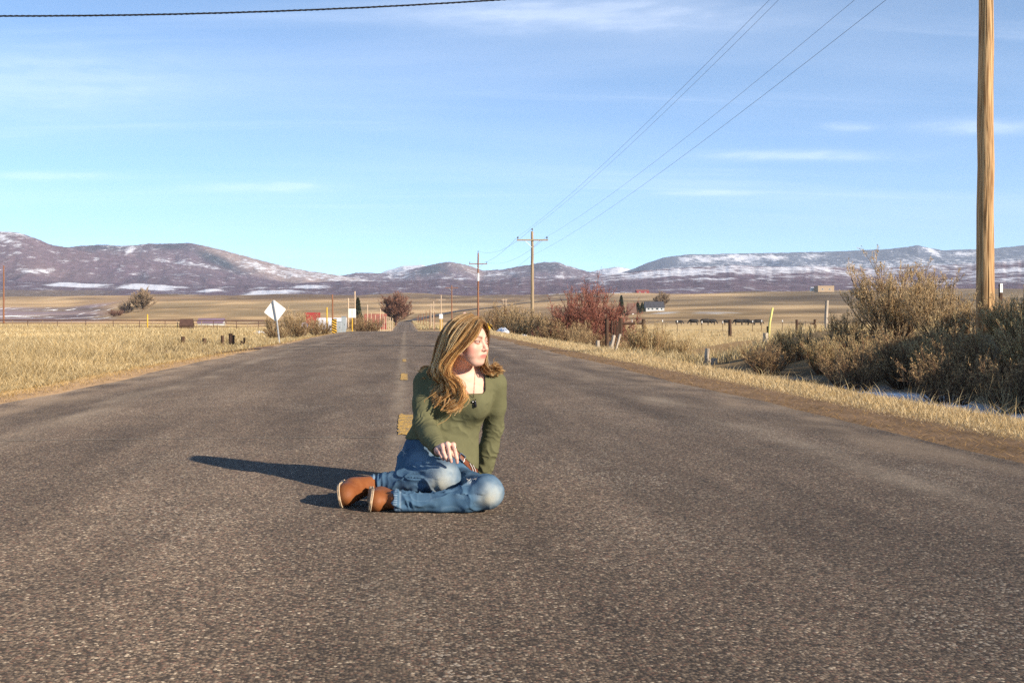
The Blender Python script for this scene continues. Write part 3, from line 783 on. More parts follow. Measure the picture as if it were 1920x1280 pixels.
# right fringe
parts = []
Y = 3.0 * (70 / 3.0) ** g.random(120000)
X = 4.15 + 1.55 * g.random(len(Y)) ** 0.85 + 0.15 * fbm(Y * 0.8, Y * 0 + 3, 3)
hh = np.clip(np.exp(-((X - 4.95) / 0.55) ** 2), 0.18, 1)
parts.append(blades(X, Y, (0.03 + 0.10 * g.random(len(X))) * hh * (1 + .8 * sstep(12, 30, Y)) + 0.02, 0.15 + 0.8 * g.random(len(X)), 0.0035 + 0.00022 * Y, straw(len(X), g, .95) * np.array([1.12, 1.1, 1.12]), rng=g))
# taller seed stalks leaning over the ditch
Y = 5.0 * (60 / 5.0) ** g.random(1500)
X = 4.9 + 0.7 * g.random(len(Y))
parts.append(blades(X, Y, 0.12 + 0.20 * g.random(len(X)), 0.2 + 0.7 * g.random(len(X)), 0.004 + 0.0002 * Y, straw(len(X), g, .9), curl=0.9, rng=g))
grass_object('verge_grass', parts, 'pale short grass fringe along the right road edge above the ditch', 'grass')
Y = 3.0 * (45 / 3.0) ** g.random(14000)
X = 3.45 + 0.95 * g.random(len(Y)) ** 1.2
parts = [blades(X, Y, 0.03 + 0.06 * g.random(len(X)), 1.1 + 0.45 * g.random(len(X)), 0.003 + 0.00015 * Y, straw(len(X), g, .0) * np.array([.75, .62, .5]), curl=0.2, rng=g, zoff=0.004)]
grass_object('straw_litter', parts, 'brown matted straw on the dirt strip beside the asphalt', 'straw')
# pasture and verge grass right, and both sides of the lane beyond the crest
parts = []
X, Y = fan(g, 60000, 24, 170, lambda Y: 5.4 + 0 * Y, lambda Y: 0.66 * Y, 1.5)
bare = np.exp(-((X - 14) / 5.0) ** 2 - ((Y - 40) / 10.0) ** 2)
ok = g.random(len(X)) > bare * 1.25; X, Y = X[ok], Y[ok]
parts.append(blades(X, Y, (0.10 + 0.30 * g.random(len(X))), 0.15 + 0.8 * g.random(len(X)), 0.006 + 0.0003 * Y, straw(len(X), g, .6), rng=g))
X, Y = fan(g, 9000, 330, 640, lambda Y: -16 + 0 * Y, lambda Y: -4.6 + 0 * Y, 1.2)
parts.append(blades(X, Y, 0.5 + 0.7 * g.random(len(X)), 0.1 + 0.5 * g.random(len(X)), 0.0005 * Y, straw(len(X), g, .8), rng=g))
X, Y = fan(g, 7000, 330, 640, lambda Y: 4.2 + 0 * Y, lambda Y: 12 + 0 * Y, 1.2)
parts.append(blades(X, Y, 0.4 + 0.6 * g.random(len(X)), 0.1 + 0.5 * g.random(len(X)), 0.0005 * Y, straw(len(X), g, .9), rng=g))
grass_object('pasture_grass', parts, 'dry pasture grass beyond the right ditch and by the far lane', 'grass')

# ------------------------------------------------------------------ shrubs and bare trees, grown twig by twig
def grow_level(rng, starts, dirs, L, bend=0.25, k=4):
    n = len(starts)
    t = np.linspace(0, 1, k)
    j = rng.normal(0, 1, (n, 3)) * 0.22
    d1 = dirs + j; d1 /= np.linalg.norm(d1, axis=1)[:, None]
    pts = starts[:, None] + (dirs[:, None] * (1 - t[None, :, None] * 0.5) + d1[:, None] * t[None, :, None] * 0.5) * (L[:, None] * t[None])[..., None]
    pts[..., 2] += (bend * L[:, None] * t[None] ** 2)
    return pts
def kids(rng, pts, L, n, lo, hi, wander, upw, lenf):
    m = len(pts); k = pts.shape[1]
    pi = np.repeat(np.arange(m), n)
    t = lo + (hi - lo) * rng.random(len(pi))
    f = t * (k - 1); i = np.minimum(f.astype(int), k - 2); u = (f - i)[:, None]
    s = pts[pi, i] * (1 - u) + pts[pi, i + 1] * u
    d = pts[pi, i + 1] - pts[pi, i]; d /= np.linalg.norm(d, axis=1)[:, None] + 1e-9
    d = d + rng.normal(0, 1, d.shape) * wander; d[:, 2] += upw
    d /= np.linalg.norm(d, axis=1)[:, None] + 1e-9
    l = L[pi] * lenf * (0.5 + 0.7 * rng.random(len(pi))) * (1.15 - 0.6 * t)
    return s, d, l
def tube_mesh(pts, r0, r1, sides=3):
    n, k, _ = pts.shape
    d = np.gradient(pts, axis=1); d /= np.linalg.norm(d, axis=2)[..., None] + 1e-9
    ref = np.where(np.abs(d[..., 2:3]) < 0.9, np.array([0, 0, 1.0]), np.array([1.0, 0, 0]))
    a = np.cross(d, ref); a /= np.linalg.norm(a, axis=2)[..., None] + 1e-9
    b = np.cross(d, a)
    r = (np.asarray(r0)[:, None] + (np.asarray(r1) - np.asarray(r0))[:, None] * np.linspace(0, 1, k)[None])[..., None]
    vs = [pts + (a * math.cos(2 * math.pi * s / sides) + b * math.sin(2 * math.pi * s / sides)) * r for s in range(sides)]
    v = np.stack(vs, 2).reshape(-1, 3)
    ii = np.arange(n * k * sides).reshape(n, k, sides)
    i2 = np.roll(ii, -1, 2)
    q = np.stack([ii[:, :-1], i2[:, :-1], i2[:, 1:], ii[:, 1:]], -1).reshape(-1, 4)
    return v, q
def ribbon_mesh(pts, w, rng):
    n, k, _ = pts.shape
    d = pts[:, -1] - pts[:, 0]
    s = np.cross(d, rng.normal(0, 1, d.shape)); s /= np.linalg.norm(s, axis=1)[:, None] + 1e-9
    taper = np.linspace(1, 0.25, k)
    s = s[:, None] * (np.asarray(w)[:, None] * 0.5 * taper[None])[..., None]
    v = np.stack([pts - s, pts + s], 2).reshape(-1, 3)
    ii = np.arange(n * k * 2).reshape(n, k, 2)
    q = np.stack([ii[:, :-1, 0], ii[:, :-1, 1], ii[:, 1:, 1], ii[:, 1:, 0]], -1).reshape(-1, 4)
    return v, q
def leaf_mesh(p, size, rng, up=0.6):
    n = len(p)
    d = rng.normal(0, 1, (n, 3)); d[:, 2] += up; d /= np.linalg.norm(d, axis=1)[:, None]
    s = np.cross(d, rng.normal(0, 1, (n, 3))); s /= np.linalg.norm(s, axis=1)[:, None] + 1e-9
    L = np.asarray(size)[:, None]
    v = np.stack([p - s * L * .16, p + d * L * .5 + s * L * .20, p + d * L, p + d * L * .5 - s * L * .20], 1).reshape(-1, 3)
    return v, (np.arange(n)[:, None] * 4 + np.array([[0, 1, 2, 3]]))
M_TWIG = simple('twig_bark', attr=True, rough=0.85, spec=0.15)
M_LEAF = simple('shrub_leaf', attr=True, rough=0.8, spec=0.12, trans=0.2)
def pal(rng, n, cols, j=0.3):
    c = np.array(cols)[rng.integers(0, len(cols), n)]
    return c * (1 - j / 2 + j * rng.random((n, 1)))
def shrub_data(seed, H, R, n0=26, n1=7, n2=6, spread=0.95, lean0=0.0, bend=0.25, tw=0.006, rib=0.006, leaves=0, leaf=0.03,
               bark=((.16, .11, .07),), tips=((.40, .31, .16),), leafc=((.30, .27, .15),), trunk=False, top_bias=0.45, wander=0.45):
    rng = np.random.default_rng(seed)
    az = rng.random(n0) * 2 * np.pi
    tilt = lean0 + spread * rng.random(n0) ** 0.7
    d = np.stack([np.cos(az) * np.sin(tilt), np.sin(az) * np.sin(tilt), np.cos(tilt)], -1)
    if trunk:
        base = np.stack([0.03 * R * np.cos(az), 0.03 * R * np.sin(az), H * (0.10 + 0.22 * rng.random(n0))], -1)
        Hs = H * 0.78
    else:
        base = np.stack([0.16 * R * np.cos(az), 0.16 * R * np.sin(az), np.zeros(n0)], -1); Hs = H
    L = 1 / np.sqrt((np.sin(tilt) / R) ** 2 + (np.cos(tilt) / Hs) ** 2) * (0.72 + 0.33 * rng.random(n0)) / (1 + bend * 0.5)
    A = grow_level(rng, base, d, L, bend)
    s, d1, l1 = kids(rng, A, L, n1, 0.22, 0.98, wander, 0.35, 0.48)
    B = grow_level(rng, s, d1, l1, 0.2)
    s, d2, l2 = kids(rng, B, l1, n2, 0.2, 1.0, wander, 0.4, 0.55)
    Cc = grow_level(rng, s, d2, l2, 0.15, k=3)
    v0, q0 = tube_mesh(A, np.full(len(A), tw * 2.4), np.full(len(A), tw * 0.8))
    v1, q1 = tube_mesh(B, np.full(len(B), tw), np.full(len(B), tw * 0.4))
    v2, q2 = ribbon_mesh(Cc, np.full(len(Cc), rib), rng)
    vs = [v0, v1, v2]; qs = [q0, q1 + len(v0), q2 + len(v0) + len(v1)]
    c = [np.repeat(pal(rng, len(A), bark), 12, 0), np.repeat(pal(rng, len(B), bark), 12, 0), np.repeat(pal(rng, len(Cc), tips), 6, 0)]
    if trunk:
        tp = np.stack([np.linspace(0, 0.05 * R, 5), np.linspace(0, 0.03 * R, 5), np.linspace(-0.3, H * 0.42, 5)], -1)[None]
        vt, qt = tube_mesh(tp, np.array([H * 0.032]), np.array([H * 0.012]), 8)
        o = sum(map(len, vs)); vs.append(vt); qs.append(qt + o); c.append(np.repeat(pal(rng, 1, bark), len(vt), 0))
    stems = np_mesh('stems', np.concatenate(vs), np.concatenate(qs), M_TWIG, np.concatenate(c))
    fol = None
    if leaves:
        pi = rng.integers(0, len(Cc), leaves); t = rng.random(leaves)[:, None] ** 0.7
        p = Cc[pi, 0] * (1 - t) + Cc[pi, 2] * t
        if top_bias:
            ok = rng.random(leaves) < np.clip(0.25 + p[:, 2] / H * (1 + top_bias), 0, 1); p = p[ok]
        v, q = leaf_mesh(p, leaf * (0.6 + 0.8 * rng.random(len(p))), rng)
        fol = np_mesh('foliage', v, q, M_LEAF, np.repeat(pal(rng, len(p), leafc, .4), 4, 0))
    return stems, fol
def plant(name, data, loc, label, cat, rot=0.0, scale=1.0, group=None, parts=('stems', 'foliage')):
    o = empty(name, loc, label, cat, group)
    o.rotation_euler = (0, 0, rot)
    o.scale = scale if isinstance(scale, tuple) else (scale,) * 3
    link(parts[0], data[0], o)
    if data[1]: link(parts[1], data[1], o)
    return o
SAGE_B, SAGE_T, SAGE_L = ((.19, .13, .08), (.13, .09, .06)), ((.56, .40, .225), (.44, .31, .17), (.62, .46, .27)), ((.59, .43, .24), (.46, .335, .18), (.66, .49, .285), (.34, .245, .13))
sage = [shrub_data(100 + i, 1.5, 1.05, 38, 10, 8, 1.05, tw=0.006, rib=0.0055, leaves=42000, leaf=0.024, bark=SAGE_B, tips=SAGE_T, leafc=SAGE_L) for i in range(3)]
RB_T = ((.57, .42, .22), (.49, .36, .185), (.41, .30, .15), (.32, .22, .115)); RB_L = ((.55, .42, .21), (.45, .34, .165), (.61, .47, .25))
rabbit = [shrub_data(200 + i, 1.0, 0.85, 70, 9, 5, 0.85, bend=0.30, tw=0.004, rib=0.005, leaves=9000, leaf=0.026, bark=((.26, .17, .085), (.19, .12, .07), (.23, .12, .07)), tips=RB_T, leafc=RB_L, wander=0.28) for i in range(3)]
brown = [shrub_data(300 + i, 1.0, 0.9, 46, 8, 6, 1.0, tw=0.005, rib=0.005, leaves=2600, leaf=0.04, bark=((.15, .09, .055), (.11, .07, .045)), tips=((.32, .21, .11), (.39, .27, .14), (.24, .15, .085)), leafc=((.43, .30, .15), (.31, .205, .105))) for i in range(2)]
dark = shrub_data(350, 1.0, 0.9, 46, 9, 7, 1.0, tw=0.005, rib=0.007, bark=((.07, .05, .045), (.05, .04, .04)), tips=((.075, .055, .05), (.10, .07, .055), (.055, .045, .05)))
rust = shrub_data(351, 1.0, 0.9, 46, 9, 7, 1.0, tw=0.005, rib=0.007, bark=((.14, .07, .05),), tips=((.19, .085, .06), (.15, .07, .055), (.22, .12, .08)))
def bush(kind, px, Y, h, label, rot=0, wide=1.0, dz=-0.05, name='sage_bush', group=None, X=None, cat='bush'):
    x, y, z = at(px, Y)
    H0 = {'s': 1.5, 'r': 1.0, 'b': 1.0}[kind[0]]
    d = {'s': sage, 'r': rabbit, 'b': brown}[kind[0]][int(kind[1])]
    s = h / H0
    return plant(name, d, (x, y, z + dz), label, cat, rot, (s * wide, s * wide, s), group)
# the big sagebrush and the hedge of brush on the bank to the right
B = 'brush growing on the bank right of the ditch'
bush('s0', 1676, 19.5, 1.42, 'tallest grey-tan sagebrush, its plumed top against the distant mesa', 0.3, 1.0, group=B)
bush('s1', 1760, 18.2, 1.0, 'rounded grey sagebrush just left of the big wooden pole', 1.2, 1.0, group=B)
bush('s2', 1590, 20.5, 0.66, 'low sagebrush spreading at the left foot of the tallest sagebrush', 2.2, 1.15, group=B)
bush('r0', 1490, 21.0, 0.62, 'yellowish brush at the left end of the bank, beside the leaning yellow marker', 0.1, 1.1, name='rabbitbrush', group=B)
bush('r1', 1545, 18.6, 0.62, 'yellow-green brush below the low sagebrush, reaching down to the ditch', 1.0, 1.1, name='rabbitbrush', group=B)
bush('r2', 1625, 16.6, 0.70, 'straw-tipped brush in front of the tallest sagebrush, lower half in shade', 2.0, 1.15, name='rabbitbrush', group=B)
bush('b0', 1700, 15.2, 0.74, 'russet brush in shade between the ditch and the round sagebrush', 0.5, 1.2, name='brown_brush', group=B)
bush('r0', 1775, 14.6, 0.78, 'shaded brush directly below the foot of the big wooden pole', 3.0, 1.1, name='rabbitbrush', group=B)
bush('b1', 1850, 13.6, 0.76, 'dark brush in shade right of the pole, near the snow in the ditch', 1.1, 1.15, name='brown_brush', group=B)
bush('r1', 1900, 15.2, 0.74, 'straw-tipped brush at the right picture edge behind the dark brush', 0.7, 1.0, name='rabbitbrush', group=B)
bush('r2', 1960, 12.8, 0.80, 'brush cut by the right picture edge, nearest of the row', 1.7, 1.1, name='rabbitbrush', group=B)
bush('b0', 1440, 19.0, 0.55, 'small dark brush at the far left foot of the bank, beside the ditch', 2.5, 1.3, name='brown_brush', group=B)
bush('s2', 1890, 20.0, 0.66, 'sagebrush behind the big pole, lit along its top', 0.2, 1.0, group=B)
bush('r0', 1690, 20.5, 0.8, 'pale brush between the tallest sagebrush and the big pole', 0.9, 1.0, name='rabbitbrush', group=B)
bush('r1', 1820, 21.5, 0.66, 'pale brush around the base of the big pole', 0.2, 1.1, name='rabbitbrush', group=B)
bush('b1', 1780, 12.6, 0.62, 'low brown brush hanging over the ditch in deep shade', 0.9, 1.2, name='brown_brush', group=B)
bush('b1', 1600, 14.9, 0.6, 'low brown brush at the ditch below the straw-tipped brush', 2.9, 1.2, name='brown_brush', group=B)
bush('b0', 1900, 11.6, 0.6, 'low dark brush on the ditch edge, closest to the right corner', 4.0, 1.1, name='brown_brush', group=B)
# verge brush along the right side
V = 'brush along the right verge'
bush('r1', 1215, 33.0, 1.04, 'big yellow-green rabbitbrush by the road, right of the grey broken posts', 0.4, 1.15, name='rabbitbrush', group=V)
bush('r2', 1270, 34.0, 0.86, 'yellow rabbitbrush joined to the right side of the big rabbitbrush', 1.4, 1.1, name='rabbitbrush', group=V)
bush('r0', 1175, 36.0, 0.66, 'low straw brush left of the big rabbitbrush behind the grey posts', 2.4, 1.1, name='rabbitbrush', group=V)
bush('s1', 1088, 50.0, 1.25, 'olive round bush at the right foot of the red willow', 0.4, 0.8, group=V)
bush('b0', 1060, 52.0, 1.35, 'dark brown brush under the red willow', 0.8, 1.5, name='brown_brush', group=V)
bush('b1', 1110, 47.0, 1.0, 'russet brush right of the olive bush by the grass fringe', 0.2, 1.3, name='brown_brush', group=V)
bush('b1', 1030, 62.0, 1.7, 'dark brush between the near crossarm pole and the red willow', 0.2, 1.2, name='brown_brush', group=V)
bush('s2', 975, 66.0, 1.9, 'olive brush left of the near crossarm pole', 1.2, 1.2, group=V)
bush('b0', 945, 72.0, 1.9, 'brown brush by the snow patch, nearest the road right of her head', 2.0, 1.2, name='brown_brush', group=V)
bush('s0', 1000, 78.0, 2.1, 'tan brush behind the near crossarm pole', 1.2, 1.1, group=V)
bush('s1', 950, 92.0, 2.4, 'tall tan brush behind the yellow warning plate', 0.9, 1.1, group=V)
# left bushes by the diamond sign
Lg = 'brush around the signs on the left'
bush('s0', 552, 66, 1.5, 'large olive sagebrush right behind the tilted diamond sign', 0.7, 1.0, group=Lg)
bush('s1', 588, 72, 1.15, 'sagebrush left of the striped marker, under the red barn', 1.4, 1.15, group=Lg)
bush('s2', 512, 68, 1.2, 'dark sagebrush behind the post of the diamond sign', 2.5, 0.85, group=Lg)
bush('b0', 560, 56, 0.85, 'reddish low brush in front of the large sagebrush by the verge', 1.8, 1.5, name='brown_brush', group=Lg)
bush('b1', 600, 60, 0.85, 'reddish low brush left of the striped marker', 0.9, 1.5, name='brown_brush', group=Lg)
bush('b1', 520, 52, 0.6, 'low grey-brown brush at the foot of the diamond sign', 2.9, 1.7, name='brown_brush', group=Lg)
bush('b0', 688, 118, 2.0, 'reddish brush right of the white sign board', 0.4, 1.5, name='brown_brush', group=Lg)
bush('b1', 672, 150, 3.0, 'grey-brown tall brush behind the white sign board', 0.1, 1.0, name='brown_brush', group=Lg)
# dry reed clump in the ditch
reed = shrub_data(410, 0.42, 0.30, 20, 2, 2, 0.6, bend=-0.45, tw=0.0016, rib=0.003, bark=((.42, .32, .17), (.34, .25, .13)), tips=((.42, .32, .17),))
x, y, z = at(1872, 10.9)
plant('reed_clump', reed, (x, y, z - 0.02), 'tuft of bent dry stalks standing in the snowy ditch', 'reeds', parts=('stalks', 'foliage'))
# red willow and bare trees
red = shrub_data(420, 3.5, 2.75, 76, 13, 13, 1.5, bend=0.10, tw=0.013, rib=0.024, leaves=16000, leaf=0.08, bark=((.15, .07, .055), (.20, .09, .065)), tips=((.25, .095, .07), (.20, .08, .06), (.31, .14, .095)), leafc=((.30, .11, .08), (.35, .15, .10)), top_bias=0.2, wander=0.8)
x, y, z = at(1098, 62)
plant('red_willow', red, (x, y, z - 0.1), 'big rust-red bare willow bush right of the near crossarm pole', 'bush')
will = shrub_data(430, 12.5, 7.2, 48, 14, 17, 1.05, bend=0.10, tw=0.06, rib=0.11, bark=((.15, .08, .055), (.19, .10, .07)), tips=((.25, .125, .085), (.20, .095, .065), (.29, .16, .11)), trunk=True, wander=0.5)
x, y, z = at(742, 430)
plant('bare_tree', will, (x, y, z), 'reddish-brown bare tree beside the far end of the lane', 'tree', 0.0, (1.2, 1.2, .92), parts=('branches', 'foliage'))
pale = shrub_data(440, 12.5, 10.0, 46, 14, 15, 1.35, bend=0.1, tw=0.08, rib=0.15, bark=((.20, .14, .09),), tips=((.34, .24, .15), (.28, .19, .12), (.38, .28, .18)), trunk=True, wander=0.55)
x, y, z = at(268, 640)
plant('bare_tree', pale, (x, y, z - 0.5), 'round pale bare tree on the hillside below the left mountain', 'tree', 0.5, parts=('branches', 'foliage'))
x, y, z = at(238, 640)
plant('dark_thicket', dark, (x, y, z - 0.3), 'dark thicket left of the round pale tree', 'bush', 0.4, (8, 8, 6.5))
x, y, z = at(218, 600)
plant('red_thicket', rust, (x, y, z - 0.3), 'low rusty thicket at the left end of the hillside trees', 'bush', 0.4, (9, 8, 3.6))
x, y, z = at(1242, 640)
plant('bare_tree', pale, (x, y, z - 0.4), 'brown bare tree behind the long low ranch house', 'tree', 1.9, (0.55, 0.55, 0.72), parts=('branches', 'foliage'))
x, y, z = at(1610, 1250)
plant('dark_thicket', dark, (x, y, z - 0.4), 'dark clump of trees beside the tan block house', 'tree', 1.9, (16, 14, 13))
# conifers
def conifer_data(seed, H, R):
    rng = np.random.default_rng(seed)
    n = 5200
    t = rng.random(n) ** 0.75
    az = rng.random(n) * 2 * np.pi
    r = R * (1 - t) ** 0.85 * (0.35 + 0.65 * np.sqrt(rng.random(n))) * (0.85 + 0.25 * np.sin(t * 42 + az * 2))
    p = np.stack([r * np.cos(az), r * np.sin(az), H * (0.06 + 0.94 * t) - 0.15 * r], -1)
    v, q = leaf_mesh(p, H * 0.05 * (0.6 + rng.random(n)), rng, -0.2)
    fol = np_mesh('foliage', v, q, M_LEAF, np.repeat(pal(rng, n, ((.045, .055, .03), (.06, .065, .035), (.075, .07, .04))), 4, 0))
    tp = np.array([[[0, 0, -0.3], [0, 0, H * .5], [0, 0, H * .97]]])
    vt, qt = tube_mesh(tp, np.array([H * .02]), np.array([H * .003]), 6)
    return np_mesh('trunk', vt, qt, M_TWIG, np.full((len(vt), 3), .1)), fol
con = [conifer_data(1, 9, 2.0), conifer_data(2, 5, 2.3), conifer_data(3, 4.5, 2.0)]
for (k, px, Y, lab) in ((0, 1165, 480, 'narrow dark conifer left of the ranch house'), (1, 1196, 500, 'rounded dark evergreen touching the ranch house'), (2, 1204, 497, 'small dark evergreen between the rounded one and the house'), (0, 671, 330, 'dark conifer behind the white sign board')):
    x, y, z = at(px, Y)
    plant('conifer', con[k], (x, y, z), lab, 'tree', parts=('trunk', 'foliage'))
# ================================================================== poles, signs, fences, buildings, cattle
M_POLE = None
def wood_mat(name, a, b_, grain=30, crack=0.5):
    m, nt, b = mat_new(name); N, L = nt.nodes, nt.links
    tc = N.new('ShaderNodeTexCoord'); mp = N.new('ShaderNodeMapping'); mp.inputs['Scale'].default_value = (1, 1, 0.035)
    L.new(tc.outputs['Object'], mp.inputs['Vector'])
    nz = N.new('ShaderNodeTexNoise'); nz.inputs['Scale'].default_value = grain; nz.inputs['Detail'].default_value = 6; L.new(mp.outputs[0], nz.inputs['Vector'])
    n2 = N.new('ShaderNodeTexNoise'); n2.inputs['Scale'].default_value = 14; n2.inputs['Detail'].default_value = 4; n2.inputs['Distortion'].default_value = 1.0
    mp2 = N.new('ShaderNodeMapping'); mp2.inputs['Scale'].default_value = (1, 1, 0.02); L.new(tc.outputs['Object'], mp2.inputs['Vector']); L.new(mp2.outputs[0], n2.inputs['Vector'])
    mx = N.new('ShaderNodeMix'); mx.data_type = 'RGBA'; rr = N.new('ShaderNodeMapRange'); rr.inputs['From Min'].default_value = .36; rr.inputs['From Max'].default_value = .62; L.new(nz.outputs['Fac'], rr.inputs['Value']); L.new(rr.outputs[0], mx.inputs['Factor'])
    mx.inputs['A'].default_value = (*a, 1); mx.inputs['B'].default_value = (*b_, 1)
    r = N.new('ShaderNodeMapRange'); r.inputs['From Min'].default_value = 0.34; r.inputs['From Max'].default_value = 0.41; r.inputs['To Min'].default_value = 1 - crack; L.new(n2.outputs['Fac'], r.inputs['Value'])
    vs = N.new('ShaderNodeVectorMath'); vs.operation = 'SCALE'; L.new(mx.outputs['Result'], vs.inputs[0]); L.new(r.outputs[0], vs.inputs['Scale'])
    L.new(vs.outputs[0], b.inputs['Base Color']); b.inputs['Roughness'].default_value = 0.85; b.inputs['Specular IOR Level'].default_value = 0.2
    bp = N.new('ShaderNodeBump'); bp.inputs['Distance'].default_value = 0.012; L.new(r.outputs[0], bp.inputs['Height']); L.new(bp.outputs[0], b.inputs['Normal'])
    return m
M_NEARPOLE = wood_mat('pole_wood_tan', (.22, .115, .048), (.56, .36, .18), 42, .78)
M_GREYPOLE = wood_mat('pole_wood_grey', (.26, .19, .12), (.36, .27, .17), 20, .3)
M_REDPOLE = wood_mat('pole_wood_red', (.20, .085, .045), (.28, .13, .07), 20, .3)
M_PALEPOLE = wood_mat('pole_wood_pale', (.50, .36, .24), (.58, .43, .30), 20, .2)
M_DARKWOOD = wood_mat('post_wood_dark', (.045, .026, .018), (.095, .055, .036), 30, .4)
M_GREYWOOD = wood_mat('post_wood_weathered', (.32, .26, .20), (.47, .40, .32), 40, .5)
M_RAIL = simple('pipe_rail_rust', (.085, .045, .032), 0.7, nscale=2, namt=0.3)
M_INS = simple('insulator_glaze', (.03, .028, .03), 0.25)
M_WIRE = simple('wire_metal', (.075, .075, .08), 0.5, metal=0.3)
M_CABLE = simple('cable_sheath', (.014, .014, .016), 0.6)
M_STEEL = simple('galvanised_steel', (.36, .37, .38), 0.5, metal=0.5, nscale=8, namt=0.15)
M_SIGNBACK = simple('sign_back_aluminium', (.78, .74, .68), 0.5, nscale=3, namt=0.06, metal=0.0)
M_YEL = simple('yellow_paint', (.62, .36, .035), 0.5, nscale=6, namt=0.12)
M_PALEYEL = simple('pale_yellow_plastic', (.60, .52, .17), 0.5, nscale=6, namt=0.1)
M_BLK = simple('black_paint', (.012, .012, .012), 0.5)
M_WHITE = simple('white_paint', (.74, .72, .68), 0.6, nscale=4, namt=0.1)
M_GREYBOX = simple('grey_enamel', (.30, .33, .34), 0.5, nscale=5, namt=0.08)
M_REDPAINT = simple('barn_red', (.26, .028, .025), 0.75, nscale=1.2, namt=0.25)
M_RUSTROOF = simple('rust_roof', (.27, .095, .065), 0.8, nscale=0.6, namt=0.3)
M_GLASS = simple('dark_window_glass', (.02, .025, .03), 0.1, spec=0.6)
M_TANWALL = simple('tan_stucco', (.42, .30, .19), 0.9, nscale=1, namt=0.1)
M_PURPROOF = simple('mauve_roof', (.22, .15, .20), 0.8, nscale=0.4, namt=0.15)
M_WHITEROOF = simple('pale_metal_roof', (.55, .55, .58), 0.6, nscale=0.5, namt=0.1)
M_SIDING = simple('white_siding', (.50, .50, .49), 0.8, nscale=1, namt=0.1)
M_DKGREY = simple('dark_siding', (.06, .06, .07), 0.8, nscale=1, namt=0.2)

def upole(px, Y, top, mat, label, r=0.14, arm=1.15, arm_dz=0.75, arm_rz=0.0, ins=True, name='utility_pole', group='poles carrying the overhead line', loc=None, sides=12, collar=False, dn=0.6):
    x, y, z = at(px, Y) if loc is None else loc
    o = empty(name, (x, y, z), label, 'pole', group)
    H = top - z
    rnd = random.Random(int(px))
    m = MB()
    k = 14
    m.tube([(rnd.uniform(-.012, .012) * (i > 0), rnd.uniform(-.012, .012) * (i > 0), -dn + (H + dn) * i / k) for i in range(k + 1)], [r * (1.0 - 0.36 * i / k) for i in range(k + 1)], sides, col=None, jit=0.03, rnd=rnd)
    m.build('shaft', mat, o, smooth=True)
    if arm:
        ca, sa = math.cos(arm_rz), math.sin(arm_rz)
        za = H - arm_dz
        m = MB(); m.box((0.0 - sa * .14 * 0, -0.14, za), (arm * 2, 0.10, 0.12), arm_rz); m.build('crossarm', mat, o)
        for s in (-1, 1):
            m = MB(); m.tube([(s * arm * .48 * ca, s * arm * .48 * sa - .14, za - .05), (0, -.10, za - .65)], 0.018, 5); m.build('brace', M_STEEL, o)
        if ins:
            for s in (-1, 1):
                m = MB(); p = (s * (arm - .1) * ca, s * (arm - .1) * sa - .14)
                m.tube([(*p, za + .04), (*p, za + .13), (*p, za + .15), (*p, za + .25), (*p, za + .30)], [.02, .02, .07, .06, .035], 8); m.build('insulator', M_INS, o)
            m = MB(); m.tube([(0, 0, H - .02), (0, 0, H + .10), (0, 0, H + .13), (0, 0, H + .23), (0, 0, H + .28)], [.02, .02, .07, .06, .035], 8); m.build('insulator', M_INS, o)
    if collar:
        m = MB(); m.tube([(0, 0, H - 4.0), (0, 0, H - 2.9)], r * .95, 10); m.build('collar_band', M_WHITE, o)
    return o, (x, y, z, H)
PA, pA = upole(1848, 20.4, 10.6, M_NEARPOLE, 'thick tan wooden pole rising out of the picture at the right', r=0.165, arm=1.25, arm_dz=0.95, loc=(11.10, 20.4, gz(11.10, 20.4)), sides=20)
PB, pB = upole(998, 92, pz(434, 92), M_GREYPOLE, 'greyish pole with a wide crossarm, the nearest one beyond her head', r=0.17, arm=1.35, arm_dz=0.75)
PC, pC = upole(896.5, 152, pz(474, 152), M_REDPOLE, 'red-brown crossarm pole just right of her head', r=0.16, arm=1.3, arm_dz=1.6, collar=True)
PD, pD = upole(847, 232, pz(535, 232), M_REDPOLE, 'reddish crossarm pole half way down the line', r=0.16, arm=1.4, arm_dz=0.5, ins=False)
PE, pE = upole(827, 305, pz(553, 305), M_PALEPOLE, 'pale crossarm pole behind the small white sign', r=0.18, arm=1.4, arm_dz=1.3, ins=False)
PF, pF = upole(808, 400, pz(569, 400), M_PALEPOLE, 'pale distant crossarm pole, the farthest by the lane', r=0.20, arm=1.5, arm_dz=0.6, ins=False)
upole(813, 330, pz(565, 330), M_PALEPOLE, 'plain pale pole without arms left of the small white sign', r=0.17, arm=0, group='plain poles')
upole(7, 265, pz(498, 265), M_REDPOLE, 'brown pole standing alone at the left picture edge', r=0.24, arm=0, group='plain poles')
upole(623.5, 78, pz(552, 78), M_REDPOLE, 'thin red-brown pole above the striped marker', r=0.075, arm=0, group='plain poles')
upole(653, 150, pz(559, 150), M_PALEPOLE, 'pale pole at the left edge of the white sign board', r=0.13, arm=0, group='plain poles')
upole(665.5, 160, pz(546, 160), M_PALEPOLE, 'taller pale pole at the right edge of the white sign board', r=0.14, arm=0, group='plain poles')
upole(689, 190, pz(571, 190), M_PALEPOLE, 'pale pole left of the post row and red house', r=0.14, arm=0, group='plain poles')
upole(713, 260, pz(579, 260), M_PALEPOLE, 'short pale pole in the post row by the red house', r=0.17, arm=0, group='plain poles')

